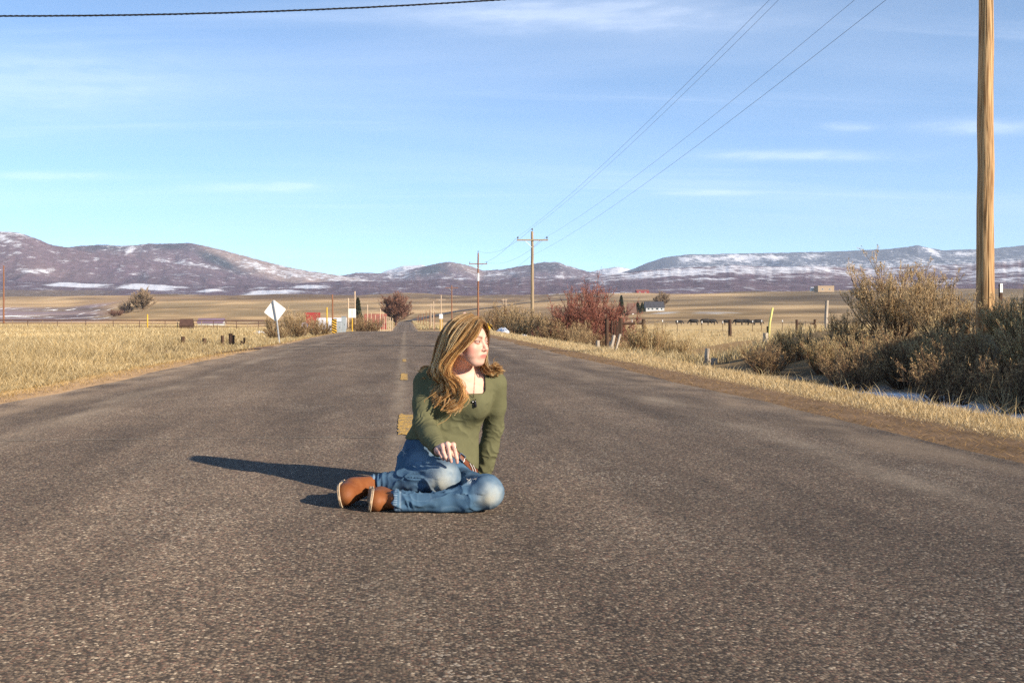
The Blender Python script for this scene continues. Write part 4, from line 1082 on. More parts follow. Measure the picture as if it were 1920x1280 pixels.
def span(a, b, sag, n=40):
    a = Vector(a); b = Vector(b)
    return [a.lerp(b, i / n) - Vector((0, 0, sag * 4 * (i / n) * (1 - i / n))) for i in range(n + 1)]
def armpts(p, arm, arm_dz):
    x, y, z, H = p
    return [(x - arm + .1, y - .14, z + H - arm_dz + .30), (x, y, z + H + .28), (x + arm - .1, y - .14, z + H - arm_dz + .30), (x - .16, y - .1, z + H - arm_dz - 1.4)]
wa, wb, wc = armpts(pA, 1.25, .95), armpts(pB, 1.35, .75), armpts(pC, 1.3, 1.6)
for i, lab in enumerate(('leftmost overhead wire from the big right pole to the crossarm pole', 'overhead wire running to the tip of the near crossarm pole', 'rightmost overhead wire from the big right pole to the crossarm', 'lower overhead wire fixed below the crossarm')):
    m = MB(); m.tube(span(wa[i], wb[i], 0.55), 0.0052, 5)
    tag(m.build('overhead_wire', M_WIRE, smooth=True), lab, 'wire', 'overhead wires')
for i, lab in enumerate(('left wire between the two crossarm poles right of her head', 'top wire between the two crossarm poles right of her head', 'right wire between the two crossarm poles right of her head', 'lowest wire between the two crossarm poles right of her head')):
    m = MB(); m.tube(span(wb[i], wc[i], 1.0), 0.009, 4)
    tag(m.build('overhead_wire', M_WIRE, smooth=True), lab, 'wire', 'overhead wires')
m = MB(); m.tube(span((pB[0] - 6.5, pB[1] + 52, pz(508, 144)), (pB[0] + 4.4, pB[1] + 8, gz(pB[0] + 4.4, pB[1] + 8)), 0.02, 8), 0.02, 4)
tag(m.build('guy_wire', simple('guy_wire_pale', (.45, .38, .30), .6)), 'pale slanting guy wire behind the near crossarm pole', 'wire')
# twisted service cable across the top left corner
pL = (-33.0, 20.0, gz(-33.0, 20.0))
a0 = Vector((pA[0], pA[1] - .2, 7.62)); zlow = pz(30.5, 19.8); xlow = -7.4
cab = []
for i in range(420):
    x = pL[0] + (a0.x - pL[0]) * i / 419
    cab.append(Vector((x, 19.8 + (0.02 * (x - 2) if x > 2 else 0), zlow + (a0.z - zlow) * ((x - xlow) / (a0.x - xlow)) ** 2)))
m = MB()
for s in (0, 1, 2):
    pts = []
    for i, p in enumerate(cab):
        w = p.x * 2 * math.pi / 0.36 + s * 2.1
        pts.append(p + Vector((0, math.cos(w), math.sin(w))) * 0.011)
    m.tube(pts, 0.010, 4)
tag(m.build('service_cable', M_CABLE, smooth=True), 'black twisted cable sagging across the top left of the sky', 'cable')

# ---- signs
def rounded(w, h, r, n=4):
    p = []
    for (cx, cy, a0) in ((w / 2 - r, h / 2 - r, 0), (-w / 2 + r, h / 2 - r, 90), (-w / 2 + r, -h / 2 + r, 180), (w / 2 - r, -h / 2 + r, 270)):
        for i in range(n + 1):
            a = math.radians(a0 + 90 * i / n); p.append((cx + r * math.cos(a), cy + r * math.sin(a)))
    return p
def plate(m, pts, c, rot, t=0.006, rz=0.0):
    ca, sa = math.cos(rot), math.sin(rot); n = len(pts); v = []
    for k in (-1, 1):
        for (a, b_) in pts:
            u = a * ca - b_ * sa; w = a * sa + b_ * ca
            v.append((c[0] + u * math.cos(rz), c[1] + k * t / 2 + u * math.sin(rz), c[2] + w))
    f = [tuple(range(n)), tuple(reversed(range(n, 2 * n)))] + [(i, n + i, n + (i + 1) % n, (i + 1) % n) for i in range(n)]
    m.add(v, [tuple(reversed(q)) for q in f])
# tilted diamond sign seen from behind
Ys = 40.0
x, y, z = at(526.5, Ys)
o = empty('diamond_sign', (x, y, z), 'leaning diamond-shaped road sign seen from its blank back', 'sign')
xt = (512.0 - VPX) * Ys / FPX - x; zt = pz(563, Ys) - z
m = MB(); m.tube([(0, 0, -.4), (xt * 0.5, 0, zt * 0.5), (xt, 0, zt)], 0.032, 6); m.build('post', M_STEEL, o)
m = MB(); plate(m, rounded(.60, .60, .05), ((515.5 - VPX) * Ys / FPX - x, 0.04, pz(582.5, Ys) - z), math.radians(45 + 8)); pl = m.build('plate', M_SIGNBACK, o)
for (bx, by) in ((513.5, 575), (516.8, 592)):
    m = MB(); m.box(((bx - VPX) * Ys / FPX - x, 0.02, pz(by, Ys) - z), (.03, .02, .03)); m.build('bolt', M_STEEL, pl)
# white board sign
Ys = 96.0
x, y, z = at(660.5, Ys)
o = empty('board_sign', (x, y, z), 'white rectangular sign back on a yellow post by the left verge', 'sign')
m = MB(); m.tube([(0, 0, -.4), (0, 0, pz(579, Ys) - z)], 0.055, 6); m.build('post', M_YEL, o)
m = MB(); plate(m, rounded(.66, .80, .05), (0, -.07, pz(587, Ys) - z), 0); pl = m.build('plate', M_SIGNBACK, o)
m = MB(); m.box((0, -.085, pz(587, Ys) - z), (.05, .02, .7)); m.build('stiffener', M_STEEL, pl)
# striped object marker
Ys = 60.0
x, y, z = at(627, Ys)
o = empty('hazard_marker', (x, y, z), 'yellow and black striped hazard marker plate left of the road', 'sign')
m = MB(); m.tube([(0, 0, -.3), (0, 0, 0.5)], 0.03, 6); m.build('post', M_STEEL, o)
w, zb, ztop = .27, pz(627, Ys) - z, pz(597.5, Ys) - z
m = MB(); m.box((0, -.03, (zb + ztop) / 2), (w, .008, ztop - zb)); pl = m.build('plate', M_YEL, o)
ns = 6; pit = (ztop - zb) / ns
for i in range(-1, ns):
    z0 = zb + pit * (i + .62); hh = pit * .46; sl = pit * .9
    pts = [(-w / 2, z0 + sl), (w / 2, z0), (w / 2, z0 + hh), (-w / 2, z0 + hh + sl)]
    pts = [(a, min(max(b_, zb), ztop)) for a, b_ in pts]
    m = MB(); v = [(a, -.0375, b_) for a, b_ in pts] + [(a, -.0345, b_) for a, b_ in pts]
    if abs(pts[0][1] - pts[3][1]) + abs(pts[1][1] - pts[2][1]) < .02: continue
    m.add(v, [(0, 1, 2, 3), (7, 6, 5, 4), (0, 4, 5, 1), (1, 5, 6, 2), (2, 6, 7, 3), (3, 7, 4, 0)]); m.build('stripe', M_BLK, pl)
# grey utility cabinets beside it
for (px, Y, w, h, lab) in ((636, 61.5, .22, .62, 'small pale cabinet touching the striped marker'), (644.5, 66, .27, .95, 'taller grey utility cabinet right of the striped marker')):
    x, y, z = at(px, Y)
    z = max(z, pz(626, Y))
    o = empty('utility_cabinet', (x, y, z), lab, 'cabinet')
    m = MB(); m.box((0, 0, h / 2 - .1), (w, w * .8, h + .2)); m.build('body', M_GREYBOX, o)
    m = MB(); m.box((0, 0, h + .02), (w * 1.12, w * .95, .04)); m.build('lid', M_STEEL, o)
    m = MB(); m.box((0, -w * .4 - .004, h * .5), (w * .8, .01, h * .75)); d = m.build('door', M_GREYBOX, o)
    m = MB(); m.box((w * .28, -w * .4 - .02, h * .5), (.02, .02, .09)); m.build('handle', M_STEEL, d)
# yellow posts
def ypost(px, Y, py0, py1, r, lab, mat=M_YEL, tilt=0.0, name='marker_post'):
    x, y, z = at(px, Y)
    zb, zt = pz(py1, Y), pz(py0, Y)
    o = empty(name, (x, y, z), lab, 'post', 'yellow marker posts')
    m = MB(); m.tube([(0, 0, min(zb - z, 0) - .3), (tilt * .5, 0, (zb + zt) / 2 - z), (tilt, 0, zt - z)], [r, r, r * .95], 7); m.build('shaft', mat, o, smooth=True)
    m = MB(); m.tube([(tilt, 0, zt - z), (tilt, 0, zt - z + r * .8)], [r * 1.06, r * .5], 7); m.build('cap', mat, o)
ypost(613, 74, 577, 616, 0.052, 'slim yellow post left of the striped marker')
ypost(276.5, 130, 590, 611, 0.09, 'yellow post standing in the rail fence of the left field')
ypost(1437.5, 29, 578, 634, 0.032, 'leaning pale yellow marker post near the bank on the right', M_PALEYEL, 0.16)
# round bluish satellite dish in the bushes
Yd = 62.0
x = (573 - VPX) * Yd / FPX; z = gz(x, Yd)
o = empty('satellite_dish', (x, Yd, z), 'round mauve-grey dish among the left sagebrush', 'dish')
m = MB(); R = 0.19; zc_ = pz(610, Yd) - z
rings = [(0, .07), (.45, .055), (.8, .022), (1.0, 0)]
v = [(0, -.5 + .07, zc_)]; f = []
for (rr, dd) in rings[1:]:
    v += [(R * rr * math.cos(2 * math.pi * k / 20), -.5 + dd, zc_ + R * rr * math.sin(2 * math.pi * k / 20)) for k in range(20)]
for k in range(20):
    f.append((0, 1 + k, 1 + (k + 1) % 20))
    for q in range(2): f.append((1 + q * 20 + k, 21 + q * 20 + k, 21 + q * 20 + (k + 1) % 20, 1 + q * 20 + (k + 1) % 20))
m.add(v, f); m.build('reflector', simple('dish_enamel', (.34, .32, .42), .5, nscale=4, namt=.1), o, smooth=True)
m = MB(); m.tube([(0, -.4, zc_), (0, -.38, -.3)], .025, 6); m.build('mast', M_STEEL, o)
# small white sign on two yellow legs
Ys = 150.0
x, y, z = at(827, Ys)
z = pz(619, Ys)
o = empty('lane_sign', (x, y, gz(x, y)), 'small pale sign on two yellow legs, left of her head', 'sign')
dz = z - gz(x, y)
for s in (-1, 1):
    m = MB(); m.tube([(s * .13, 0, -.4), (s * .13, 0, pz(592, Ys) - z + dz)], .05, 6); m.build('leg', M_YEL, o)
m = MB(); plate(m, rounded(.52, .68, .08), (0, -.07, pz(593, Ys) - z + dz), 0); m.build('plate', simple('sign_white_face', (.62, .62, .62), .5, nscale=3, namt=.12), o)
# yellow warning plate right of her head
Ys = 84.0
x, y, z = at(916, Ys)
o = empty('warning_sign', (x, y, z), 'small orange-yellow warning plate on a post, right of her face', 'sign')
m = MB(); m.tube([(0, 0, -.3), (0, 0, pz(606, Ys) - z)], .03, 6); m.build('post', M_STEEL, o)
m = MB(); plate(m, rounded(.42, .42, .05), (0, -.04, pz(612, Ys) - z), math.radians(45 + 10)); m.build('plate', simple('sign_orange', (.75, .42, .02), .5), o)
# round sign far off
Ys = 240.0
x, y, z = at(871.5, Ys)
o = empty('round_sign', (x, y, z), 'tiny round reddish sign above her hair', 'sign')
m = MB(); m.tube([(0, 0, -.4), (0, 0, pz(588, Ys) - z)], .05, 6); m.build('post', M_DARKWOOD, o)
m = MB(); plate(m, [(.36 * math.cos(k * .4488), .36 * math.sin(k * .4488)) for k in range(14)], (0, -.07, pz(588, Ys) - z), 0); m.build('plate', simple('sign_pinkish', (.55, .36, .32), .5), o)
# narrow number post right of the big pole
Ys = 24.0
x, y, z = at(1876, Ys)
o = empty('number_post', (x, y, z), 'dark slim post with a white reflector strip right of the big pole', 'post')
m = MB(); m.box((0, 0, (pz(532, Ys) - z) / 2 - .2), (.06, .05, pz(532, Ys) - z + .4), .2); m.build('shaft', M_DARKWOOD, o)
m = MB(); m.box((0, -.032, pz(540, Ys) - z), (.065, .012, .20), .2); st = m.build('strip', M_WHITE, o)
for k in range(3):
    m = MB(); m.box((0.004, -.0395, pz(536 + 4 * k, Ys) - z), (.02, .004, .014), .2); m.build('mark', M_BLK, st)

# ---- fences
def wood_post(px, Y, py0, py1, w, lab, mat=M_DARKWOOD, tilt=0.0, name='fence_post', group='short wooden posts', round_=True):
    x, y, z = at(px, Y)
    zt = pz(py0, Y) - z
    if zt < .1: zt = .3
    rnd = random.Random(int(px * 7))
    m = MB()
    k = 5
    m.tube([(tilt * i / k + rnd.uniform(-.008, .008), 0, -.35 + (zt + .35) * i / k) for i in range(k + 1)], [w * (1 - .08 * i / k) for i in range(k + 1)], 7, jit=.12, rnd=rnd)
    m.v = [tuple(p) for p in m.v]
    o = m.build(name, mat); o.location = (x, y, z)
    return tag(o, lab, 'post', group)
Yp = 33.0
for (px, a, b_, w, lab) in ((285.5, 640, 652, .055, 'short dark post alone at the left end of the row'), (343, 645, 657, .07, 'second short dark post from the left, by the dirt track'), (383, 634, 651, .065, 'dark post left of the twin posts'),
                            (417, 629, 652, .055, 'slim dark post just left of the twin posts'), (432.5, 625, 650, .075, 'tallest dark post of the twin pair in the left grass'), (437.5, 628, 640, .06, 'broken top post leaning on the tallest twin'), (453, 639, 650, .05, 'low dark post right of the twin posts'), (458, 648, 660, .04, 'stubby grey post at the right end of the row')):
    wood_post(px, Yp + (px - 285) * .02, a, b_, w, lab, group='short dark posts in the left field')
# pipe rail fence across the left field
o = None
x0, Y0, _ = at(-160, 118); x1, Y1, _ = at(505, 150)
o = empty('rail_fence', (x0, Y0, gz(x0, Y0)), 'long dark pipe rail fence across the far side of the left field', 'fence')
L0 = Vector(o.location)
n = 26
prev = None
for i in range(n + 1):
    X = x0 + (x1 - x0) * i / n; Y = Y0 + (Y1 - Y0) * i / n; z = gz(X, Y)
    ztop = pz(599.5 + 2.0 * i / n, Y)
    m = MB(); m.tube([(X - L0.x, Y - L0.y, z - .3 - L0.z), (X - L0.x, Y - L0.y, ztop - L0.z)], .05, 6); m.build('post', M_RAIL if i % 2 else M_GREYPOLE, o)
    cur = (X - L0.x, Y - L0.y, ztop - L0.z)
    if prev:
        for dz in (0.0, -.38, -.78):
            m = MB(); m.tube([(prev[0], prev[1], prev[2] + dz), (cur[0], cur[1], cur[2] + dz)], .085 if dz == 0 else .05, 6, caps=False); m.build('rail', M_RAIL, o)
    prev = cur
# small brown shed and mauve-roofed building behind the fence
def gable(name, px, Y, py_top, w, d, wall_h, mats, label, rz=0.0, wins=(), door=None, zb=None, eave=.25, cat='building', flat=False):
    x, y, z = at(px, Y)
    if zb is not None: z = zb
    o = empty(name, (x, y, z), label, cat)
    o.rotation_euler = (0, 0, rz)
    H = pz(py_top, Y) - z
    wall_h = min(wall_h, H - .05)
    m = MB()
    if flat: m.box((0, 0, wall_h / 2 - .3), (w, d, wall_h + .6)); m.build('wall', mats[0], o)
    else:
        hw, hd = w / 2, d / 2
        v = [(-hw, -hd, -.6), (hw, -hd, -.6), (hw, hd, -.6), (-hw, hd, -.6), (-hw, -hd, wall_h), (hw, -hd, wall_h), (hw, hd, wall_h), (-hw, hd, wall_h), (-hw, 0, H - .08), (hw, 0, H - .08)]
        m.add(v, [(0, 1, 5, 4), (2, 3, 7, 6), (1, 2, 6, 9, 5), (3, 0, 4, 8, 7)]); m.build('wall', mats[0], o)
    m = MB()
    if flat: m.box((0, 0, (wall_h + H) / 2), (w + eave, d + eave, H - wall_h)); m.build('roof', mats[1], o)
    else:
        e = eave; hw, hd = w / 2 + e, d / 2 + e; ze = wall_h - e * (H - wall_h) / (d / 2)
        v = [(-hw, -hd, ze), (hw, -hd, ze), (hw, 0, H), (-hw, 0, H), (-hw, hd, ze), (hw, hd, ze)]
        v2 = [(a, b_, c + .12) for a, b_, c in v]
        m.add(v + v2, [(6, 7, 8, 9), (9, 8, 11, 10), (3, 2, 1, 0), (4, 5, 2, 3), (0, 1, 7, 6), (5, 4, 10, 11), (1, 2, 8, 7), (2, 5, 11, 8), (3, 0, 6, 9), (4, 3, 9, 10)]); m.build('roof', mats[1], o)
    for (wx, wz, ww, wh) in wins:
        m = MB(); m.box((wx, -d / 2 - .03, wz), (ww, .06, wh)); wi = m.build('window', M_WHITE, o)
        m = MB(); m.box((wx, -d / 2 - .075, wz), (ww * .84, .03, wh * .82)); m.build('pane', M_GLASS, wi)
    if door:
        m = MB(); m.box((door[0], -d / 2 - .03, door[2] / 2), (door[1], .06, door[2])); m.build('door', mats[2] if len(mats) > 2 else M_WHITE, o)
    return o
gable('field_shed', 350, 140, 599.5, 1.6, 1.4, 0.7, (M_DARKWOOD, M_RAIL), 'small brown wooden shelter beside the rail fence', flat=False, eave=.05, cat='shed')
gable('low_barn', 397, 235, 597.5, 5.4, 4, .6, (M_SIDING, M_PURPROOF), 'low mauve-roofed building behind the rail fence', cat='barn', eave=.2)
gable('red_barn', 586, 190, 587, 2.6, 3.0, 1.6, (M_REDPAINT, M_REDPAINT), 'red barn gable above the left sagebrush', cat='barn', door=(0, .7, 1.2), eave=.08, rz=0.12)
gable('long_shed', 622, 130, 597.5, 3.4, 2.4, .95, (M_DKGREY, M_WHITEROOF), 'low dark shed with a pale roof behind the striped marker', wins=((-.9, .45, .5, .3), (.6, .45, .5, .3)), cat='shed', eave=.12)
gable('red_house', 704, 330, 589, 6.6, 5, 2.0, (M_REDPAINT, M_RUSTROOF), 'red house behind the row of thin pale posts', wins=((-1.8, 1.1, .9, .8), (1.6, 1.1, .9, .8)), door=(0, .9, 1.7), cat='house')
gable('ranch_house', 1226, 500, 565.5, 8.6, 5, 1.7, (M_SIDING, M_DKGREY), 'long low white ranch house on the right hillside', wins=((-3, .9, .9, .8), (-1.2, .9, .9, .8), (1.0, .9, 1.3, .9), (3, .9, .9, .8)), door=(2.1, .8, 1.5), cat='house')
gable('brown_shed', 1184, 480, 568.5, 3.6, 3, 1.2, (simple('shed_brown', (.14, .085, .06), .9), simple('shed_roof', (.17, .10, .075), .9)), 'small brown shed between the conifer and the ranch house', cat='shed', door=(.4, .8, 1.0))
def far_house(px, Y, py_top, py_bot, w, mats, lab, **k):
    return gable('far_house', px, Y, py_top, w, w * .6, (py_bot - py_top) * Y / FPX * .62, mats, lab, zb=pz(py_bot, Y), cat='house', **k)
far_house(1204, 2050, 543, 550, 24, (M_REDPAINT, M_RUSTROOF), 'rust-red house on the skyline of the brown fields', wins=((-6, 2, 3, 2), (5, 2, 3, 2)))
far_house(1035, 2050, 551.5, 555, 13, (M_WHITE, M_WHITEROOF), 'left small white building on the far field edge', wins=((0, 1.2, 2, 1.2),))
far_house(1055, 2050, 551, 554.5, 15, (M_WHITE, M_WHITEROOF), 'small white building on the field edge left of the red willow', wins=((3, 1.2, 2, 1.2),))
far_house(1154, 2050, 549, 553, 16, (M_WHITE, M_WHITEROOF), 'pale building on the skyline right of the red willow top', wins=((0, 1.2, 2, 1.2),))
far_house(1179, 2050, 548.5, 552.5, 15, (M_TANWALL, M_WHITEROOF), 'pale gabled building left of the rust-red skyline house', wins=((0, 1.2, 2, 1.2),))
far_house(1130, 2050, 549, 553, 14, (M_REDPAINT, M_RUSTROOF), 'red roof showing beside the red willow top', wins=((0, 1.2, 2, 1.2),))
gable('block_house', 1545, 1200, 536, 18, 12, 5.2, (M_TANWALL, M_TANWALL), 'tan flat-roofed block house on the right skyline', wins=((-4, 2.4, 2, 1.5), (4, 2.4, 2, 1.5)), flat=True, zb=pz(546.5, 1200), cat='house', eave=.3)
far_house(1525, 1210, 538.5, 545, 6, (M_WHITE, M_WHITEROOF), 'small white outbuilding left of the tan block house', wins=((0, 1.5, 1.2, 1),))
# row of thin pale posts beside the lane (left), and along the far right side
def post_row(name, lab, items, mat, r, wires=2):
    p0 = at(items[0][0], items[0][1]); L0 = Vector(p0)
    o = empty(name, p0, lab, 'fence')
    tops = []
    for (px, Y, pt) in items:
        x, y, z = at(px, Y); zt = pz(pt, Y)
        rr = r * Y / 100
        m = MB(); m.tube([(x - L0.x, y - L0.y, z - .3 - L0.z), (x - L0.x, y - L0.y, zt - L0.z)], rr, 6); m.build('post', mat, o)
        tops.append((x - L0.x, y - L0.y, zt - L0.z, z - L0.z))
    for k in range(wires):
        for a, b_ in zip(tops, tops[1:]):
            fa = a[2] - (a[2] - a[3]) * (.12 + .32 * k); fb = b_[2] - (b_[2] - b_[3]) * (.12 + .32 * k)
            m = MB(); m.tube([(a[0], a[1], fa), (b_[0], b_[1], fb)], .008 * items[0][1] / 100, 4, caps=False); m.build('wire', M_WIRE, o)
    return o
post_row('post_fence', 'row of thin pale posts left of the bare tree by the lane', [(696, 215, 586), (704, 225, 590), (718, 235, 588), (721, 250, 593), (725, 262, 593), (729, 275, 594), (732, 290, 594.5), (736, 305, 596)], M_PALEPOLE, .032)
post_row('post_fence', 'row of thin brown posts right of the lane beyond the crest', [(815, 290, 585), (806, 330, 581), (799, 370, 583), (794, 410, 587), (789, 450, 588), (785, 490, 590), (782, 540, 593)], M_REDPOLE, .03)
post_row('wire_fence', 'long wire fence of thin white-capped posts across the pasture', [(px, 128 + (px - 1170) * .05, 600.5 + (px % 3)) for px in (1170, 1185, 1210, 1242, 1270, 1316, 1355, 1411, 1428, 1467, 1510, 1560)], M_DARKWOOD, .022, 3)
o = bpy.data.objects['wire_fence']
for px in (1185, 1242, 1270, 1316, 1355, 1411, 1428, 1467):
    Y = 128 + (px - 1170) * .05; x = (px - VPX) * Y / FPX; zt = pz(600.5 + (px % 3), Y)
    m = MB(); m.tube([(x - o.location.x, Y - .02 - o.location.y, zt - .20 - o.location.z), (x - o.location.x, Y - .02 - o.location.y, zt + .06 - o.location.z)], .06, 6); m.build('cap', M_WHITE, o)
# dark timber brace and posts by the road
Yg = 58.0
xg, yg, zg = at(1163, Yg)
o = empty('timber_brace', (xg, yg, zg), 'dark timber H-brace with a horizontal rail right of the red willow', 'fence')
def tb(px0, py0, px1, py1, r, name, dy=0.0, mat=M_DARKWOOD):
    m = MB(); m.tube([((px0 - VPX) * Yg / FPX - xg, dy, pz(py0, Yg) - zg), ((px1 - VPX) * Yg / FPX - xg, dy, pz(py1, Yg) - zg)], r, 8); return m.build(name, mat, o)
tb(1163.5, 596, 1163.5, 632, .11, 'post'); tb(1206.5, 598, 1206.5, 632, .10, 'post'); tb(1166, 606.5, 1204, 606.5, .055, 'rail')
wood_post(1138, 45, 598, 645, .085, 'thick dark post at the right edge of the red willow', group='dark pasture posts')
for k, (px, lab) in enumerate(((1147, 'first of the four thin dark posts left of the timber brace'), (1151.5, 'second of the four thin dark posts left of the timber brace'), (1156, 'third of the four thin dark posts left of the timber brace'), (1159.5, 'fourth of the thin dark posts, touching the timber brace'))):
    wood_post(px, 54 + k, 601 + (k % 2), 625, .045, lab, group='dark pasture posts')
wood_post(1368.5, 100, 599, 625, .17, 'stout dark post standing alone in the pasture before the cattle', group='dark pasture posts')
wood_post(1440, 95, 611.5, 625, .14, 'dark post end just left of the leaning yellow marker', group='dark pasture posts')
wood_post(1436, 28.5, 624, 642, .075, 'pale square-cut post at the foot of the leaning yellow marker', M_GREYWOOD, group='weathered grey posts')
# weathered posts by the ditch
wood_post(1137, 30, 628, 668, .055, 'weathered grey post leaning left of the forked grey stump', M_GREYWOOD, .22, group='weathered grey posts')
wood_post(1145, 30.5, 640, 665, .08, 'thick grey broken post at the base of the forked stump', M_GREYWOOD, .02, group='weathered grey posts')
wood_post(1146, 30.2, 626, 650, .035, 'grey stick leaning right from the broken post', M_GREYWOOD, .25, group='weathered grey posts')
wood_post(1122, 31, 638, 662, .06, 'short grey stub left of the forked stump', M_GREYWOOD, -.02, group='weathered grey posts')
wood_post(1321, 24.5, 653, 690, .055, 'tall weathered post at the edge of the bare earth bank', M_GREYWOOD, .07, group='weathered grey posts')
wood_post(1330, 24.6, 673, 690, .045, 'small grey stub between the two weathered posts', M_GREYWOOD, 0, group='weathered grey posts')
wood_post(1339, 24.2, 671, 690, .085, 'broad grey stump right of the tall weathered post', M_GREYWOOD, 0, group='weathered grey posts')
wood_post(1545, 36, 563, 602, .06, 'grey leaning post above the low sagebrush on the right', M_GREYWOOD, .10, group='weathered grey posts')
# H frame far off right, and brace behind
Yg = 70.0
xg, yg, zg = at(1494, Yg)
o = empty('timber_brace', (xg, yg, zg), 'small dark timber brace left of the grey leaning post', 'fence')
tb(1494, 599, 1494, 625, .09, 'post'); tb(1528, 598.5, 1528, 625, .09, 'post'); tb(1495, 607, 1507, 607, .05, 'rail'); tb(1519, 607, 1527, 607, .05, 'rail')
x, y, z = at(946, 900)
o = empty('line_tower', (x, y, z), 'tiny two-legged power structure on the field right of her head', 'tower')
for s in (-1, 1):
    m = MB(); m.tube([(s * 1.2, 0, -.5), (s * 1.2, 0, pz(560, 900) - z)], .28, 6); m.build('leg', M_PALEPOLE, o)
m = MB(); m.box((0, 0, pz(562, 900) - z), (5, .4, .4)); m.build('crossbeam', M_PALEPOLE, o)
# snow remains beside the road
M_SNOW = simple('old_snow', (.74, .77, .84), 0.7, nscale=9, namt=0.08, bump=0.02, bscale=14, sss=0)
def snow_patch(px, Y, w, d, h, lab, seed):
    x, y, z = at(px, Y)
    rnd = np.random.default_rng(seed)
    n, k = 26, 7
    v = [(0, 0, h)]; f = []
    for i in range(1, k + 1):
        for j in range(n):
            a = 2 * math.pi * j / n
            rr = (i / k) * (0.7 + 0.5 * float(fbm(np.array([math.cos(a) * 1.6 + seed]), np.array([math.sin(a) * 1.6]), 3)[0]) + .25)
            X, Y2 = w * rr * math.cos(a), d * rr * math.sin(a)
            v.append((X, Y2, gz(x + X, y + Y2) - z + h * (1 - (i / k) ** 2) * (.6 + .6 * rnd.random()) - (.03 if i == k else 0)))
    for j in range(n): f.append((0, 1 + j, 1 + (j + 1) % n))
    for i in range(k - 1):
        for j in range(n): f.append((1 + i * n + j, 1 + (i + 1) * n + j, 1 + (i + 1) * n + (j + 1) % n, 1 + i * n + (j + 1) % n))
    me = bpy.data.meshes.new('snow_patch'); me.from_pydata(v, [], f); me.materials.append(M_SNOW)
    me.polygons.foreach_set('use_smooth', np.ones(len(me.polygons), bool))
    tag(link('snow_patch', me, None, (x, y, z)), lab, 'snow', 'snow remains')
snow_patch(944, 64, .55, 1.4, .42, 'bright snow patch by the verge right of her chin', 1)
snow_patch(985, 60, .5, 1.2, .30, 'snow patch left of the near crossarm pole foot', 2)
snow_patch(488, 64, .45, 1.2, .15, 'thin snow patch left of the diamond sign post', 3)
# ---- cattle
def cow_mesh():
    pts = {}
    m = MB()
    m.tube([(-1.02, 0, 1.22), (-.95, 0, 1.14), (-.7, 0, 1.02), (-.2, 0, .98), (.35, 0, 1.0), (.72, 0, 1.05), (.95, 0, 1.12), (1.05, 0, 1.15)], [.06, .28, .40, .45, .44, .41, .29, .10], 12)
    return m
def cow(px, Y, lab, flip=1, graze=True, sc=1.0):
    x, y, z = at(px, Y)
    o = empty('cow', (x, y, z), lab, 'cow', 'black cattle in the pasture')
    o.scale = (sc * flip, sc, sc)
    if 'body' not in cow.__dict__:
        m = cow_mesh()
        m.tube([(.85, 0, 1.18), (1.12, 0, 1.0), (1.3, 0, .72)], [.24, .17, .13], 10)
        m.tube([(1.22, 0, .82), (1.38, 0, .58), (1.52, 0, .36), (1.56, 0, .30)], [.12, .13, .09, .06], 10)
        m.tube([(-1.0, 0, 1.2), (-1.1, 0, 1.0), (-1.1, 0, .55)], [.04, .03, .05], 6)
        for (lx, ly) in ((-.78, .17), (-.78, -.17), (.68, .16), (.68, -.16)):
            back = lx < 0
            m.tube([(lx, ly, .95), (lx + (.10 if back else .02), ly, .62), (lx - (.06 if back else 0), ly, .36), (lx, ly, .06), (lx + .03, ly, 0)], [.17, .11, .06, .05, .065], 8)
        for s in (-1, 1): m.tube([(1.22, s * .1, .84), (1.16, s * .26, .86)], [.05, .03], 5)
        cow.body = m.build('body', simple('black_hide', (.016, .013, .012), .7, nscale=5, namt=.3), o, smooth=True).data
    else: link('body', cow.body, o)
for (px, Y, lab, fl, s) in ((1273, 260, 'leftmost black cow, half hidden by the rabbitbrush', 1, .8), (1301, 255, 'black cow between the leftmost one and the larger pair', -1, 1), (1322, 253, 'left cow of the larger close pair', 1, 1.05), (1334, 256, 'right cow of the larger close pair', 1, 1), (1364, 255, 'black cow partly behind the stout dark post', -1, .9),
                           (1385, 253, 'left cow of the group right of the stout post', -1, 1.0), (1397, 256, 'middle cow of the group right of the stout post', 1, 1), (1408, 254, 'right cow of the group, beside a thin fence post', -1, .85), (1421, 255, 'rightmost black cow near the leaning yellow marker', 1, .95)):
    cow(px, Y, lab, fl, True, s)
# ================================================================== the seated person
def A3(*p): return np.array(p, np.float32)
def px3(px, py, Y): return A3((px - VPX) * Y / FPX, Y, EYE - (py - VPY) * Y / FPX)
def unit(v): v = np.asarray(v, np.float32); return v / np.linalg.norm(v)
def smin(a, b, k):
    h = np.clip(0.5 + 0.5 * (b - a) / k, 0, 1)
    return b * (1 - h) + a * h - k * h * (1 - h)
def smax(a, b, k): return -smin(-a, -b, k)
def cap(P, a, b, ra, rb):
    ba = b - a; pa = P - a
    t = np.clip((pa @ ba) / max(float(ba @ ba), 1e-9), 0, 1)
    return np.linalg.norm(pa - t[..., None] * ba, axis=-1) - (ra + (rb - ra) * t)
def chain(P, pts, rad, k=0.02):
    d = None
    for i in range(len(pts) - 1):
        e = cap(P, pts[i], pts[i + 1], rad[i], rad[i + 1])
        d = e if d is None else smin(d, e, k)
    return d
def ell(P, c, r, R=None):
    q = P - c
    if R is not None: q = q @ R.T
    r = np.asarray(r, np.float32)
    k0 = np.linalg.norm(q / r, axis=-1); k1 = np.linalg.norm(q / (r * r), axis=-1) + 1e-9
    return k0 * (k0 - 1) / k1
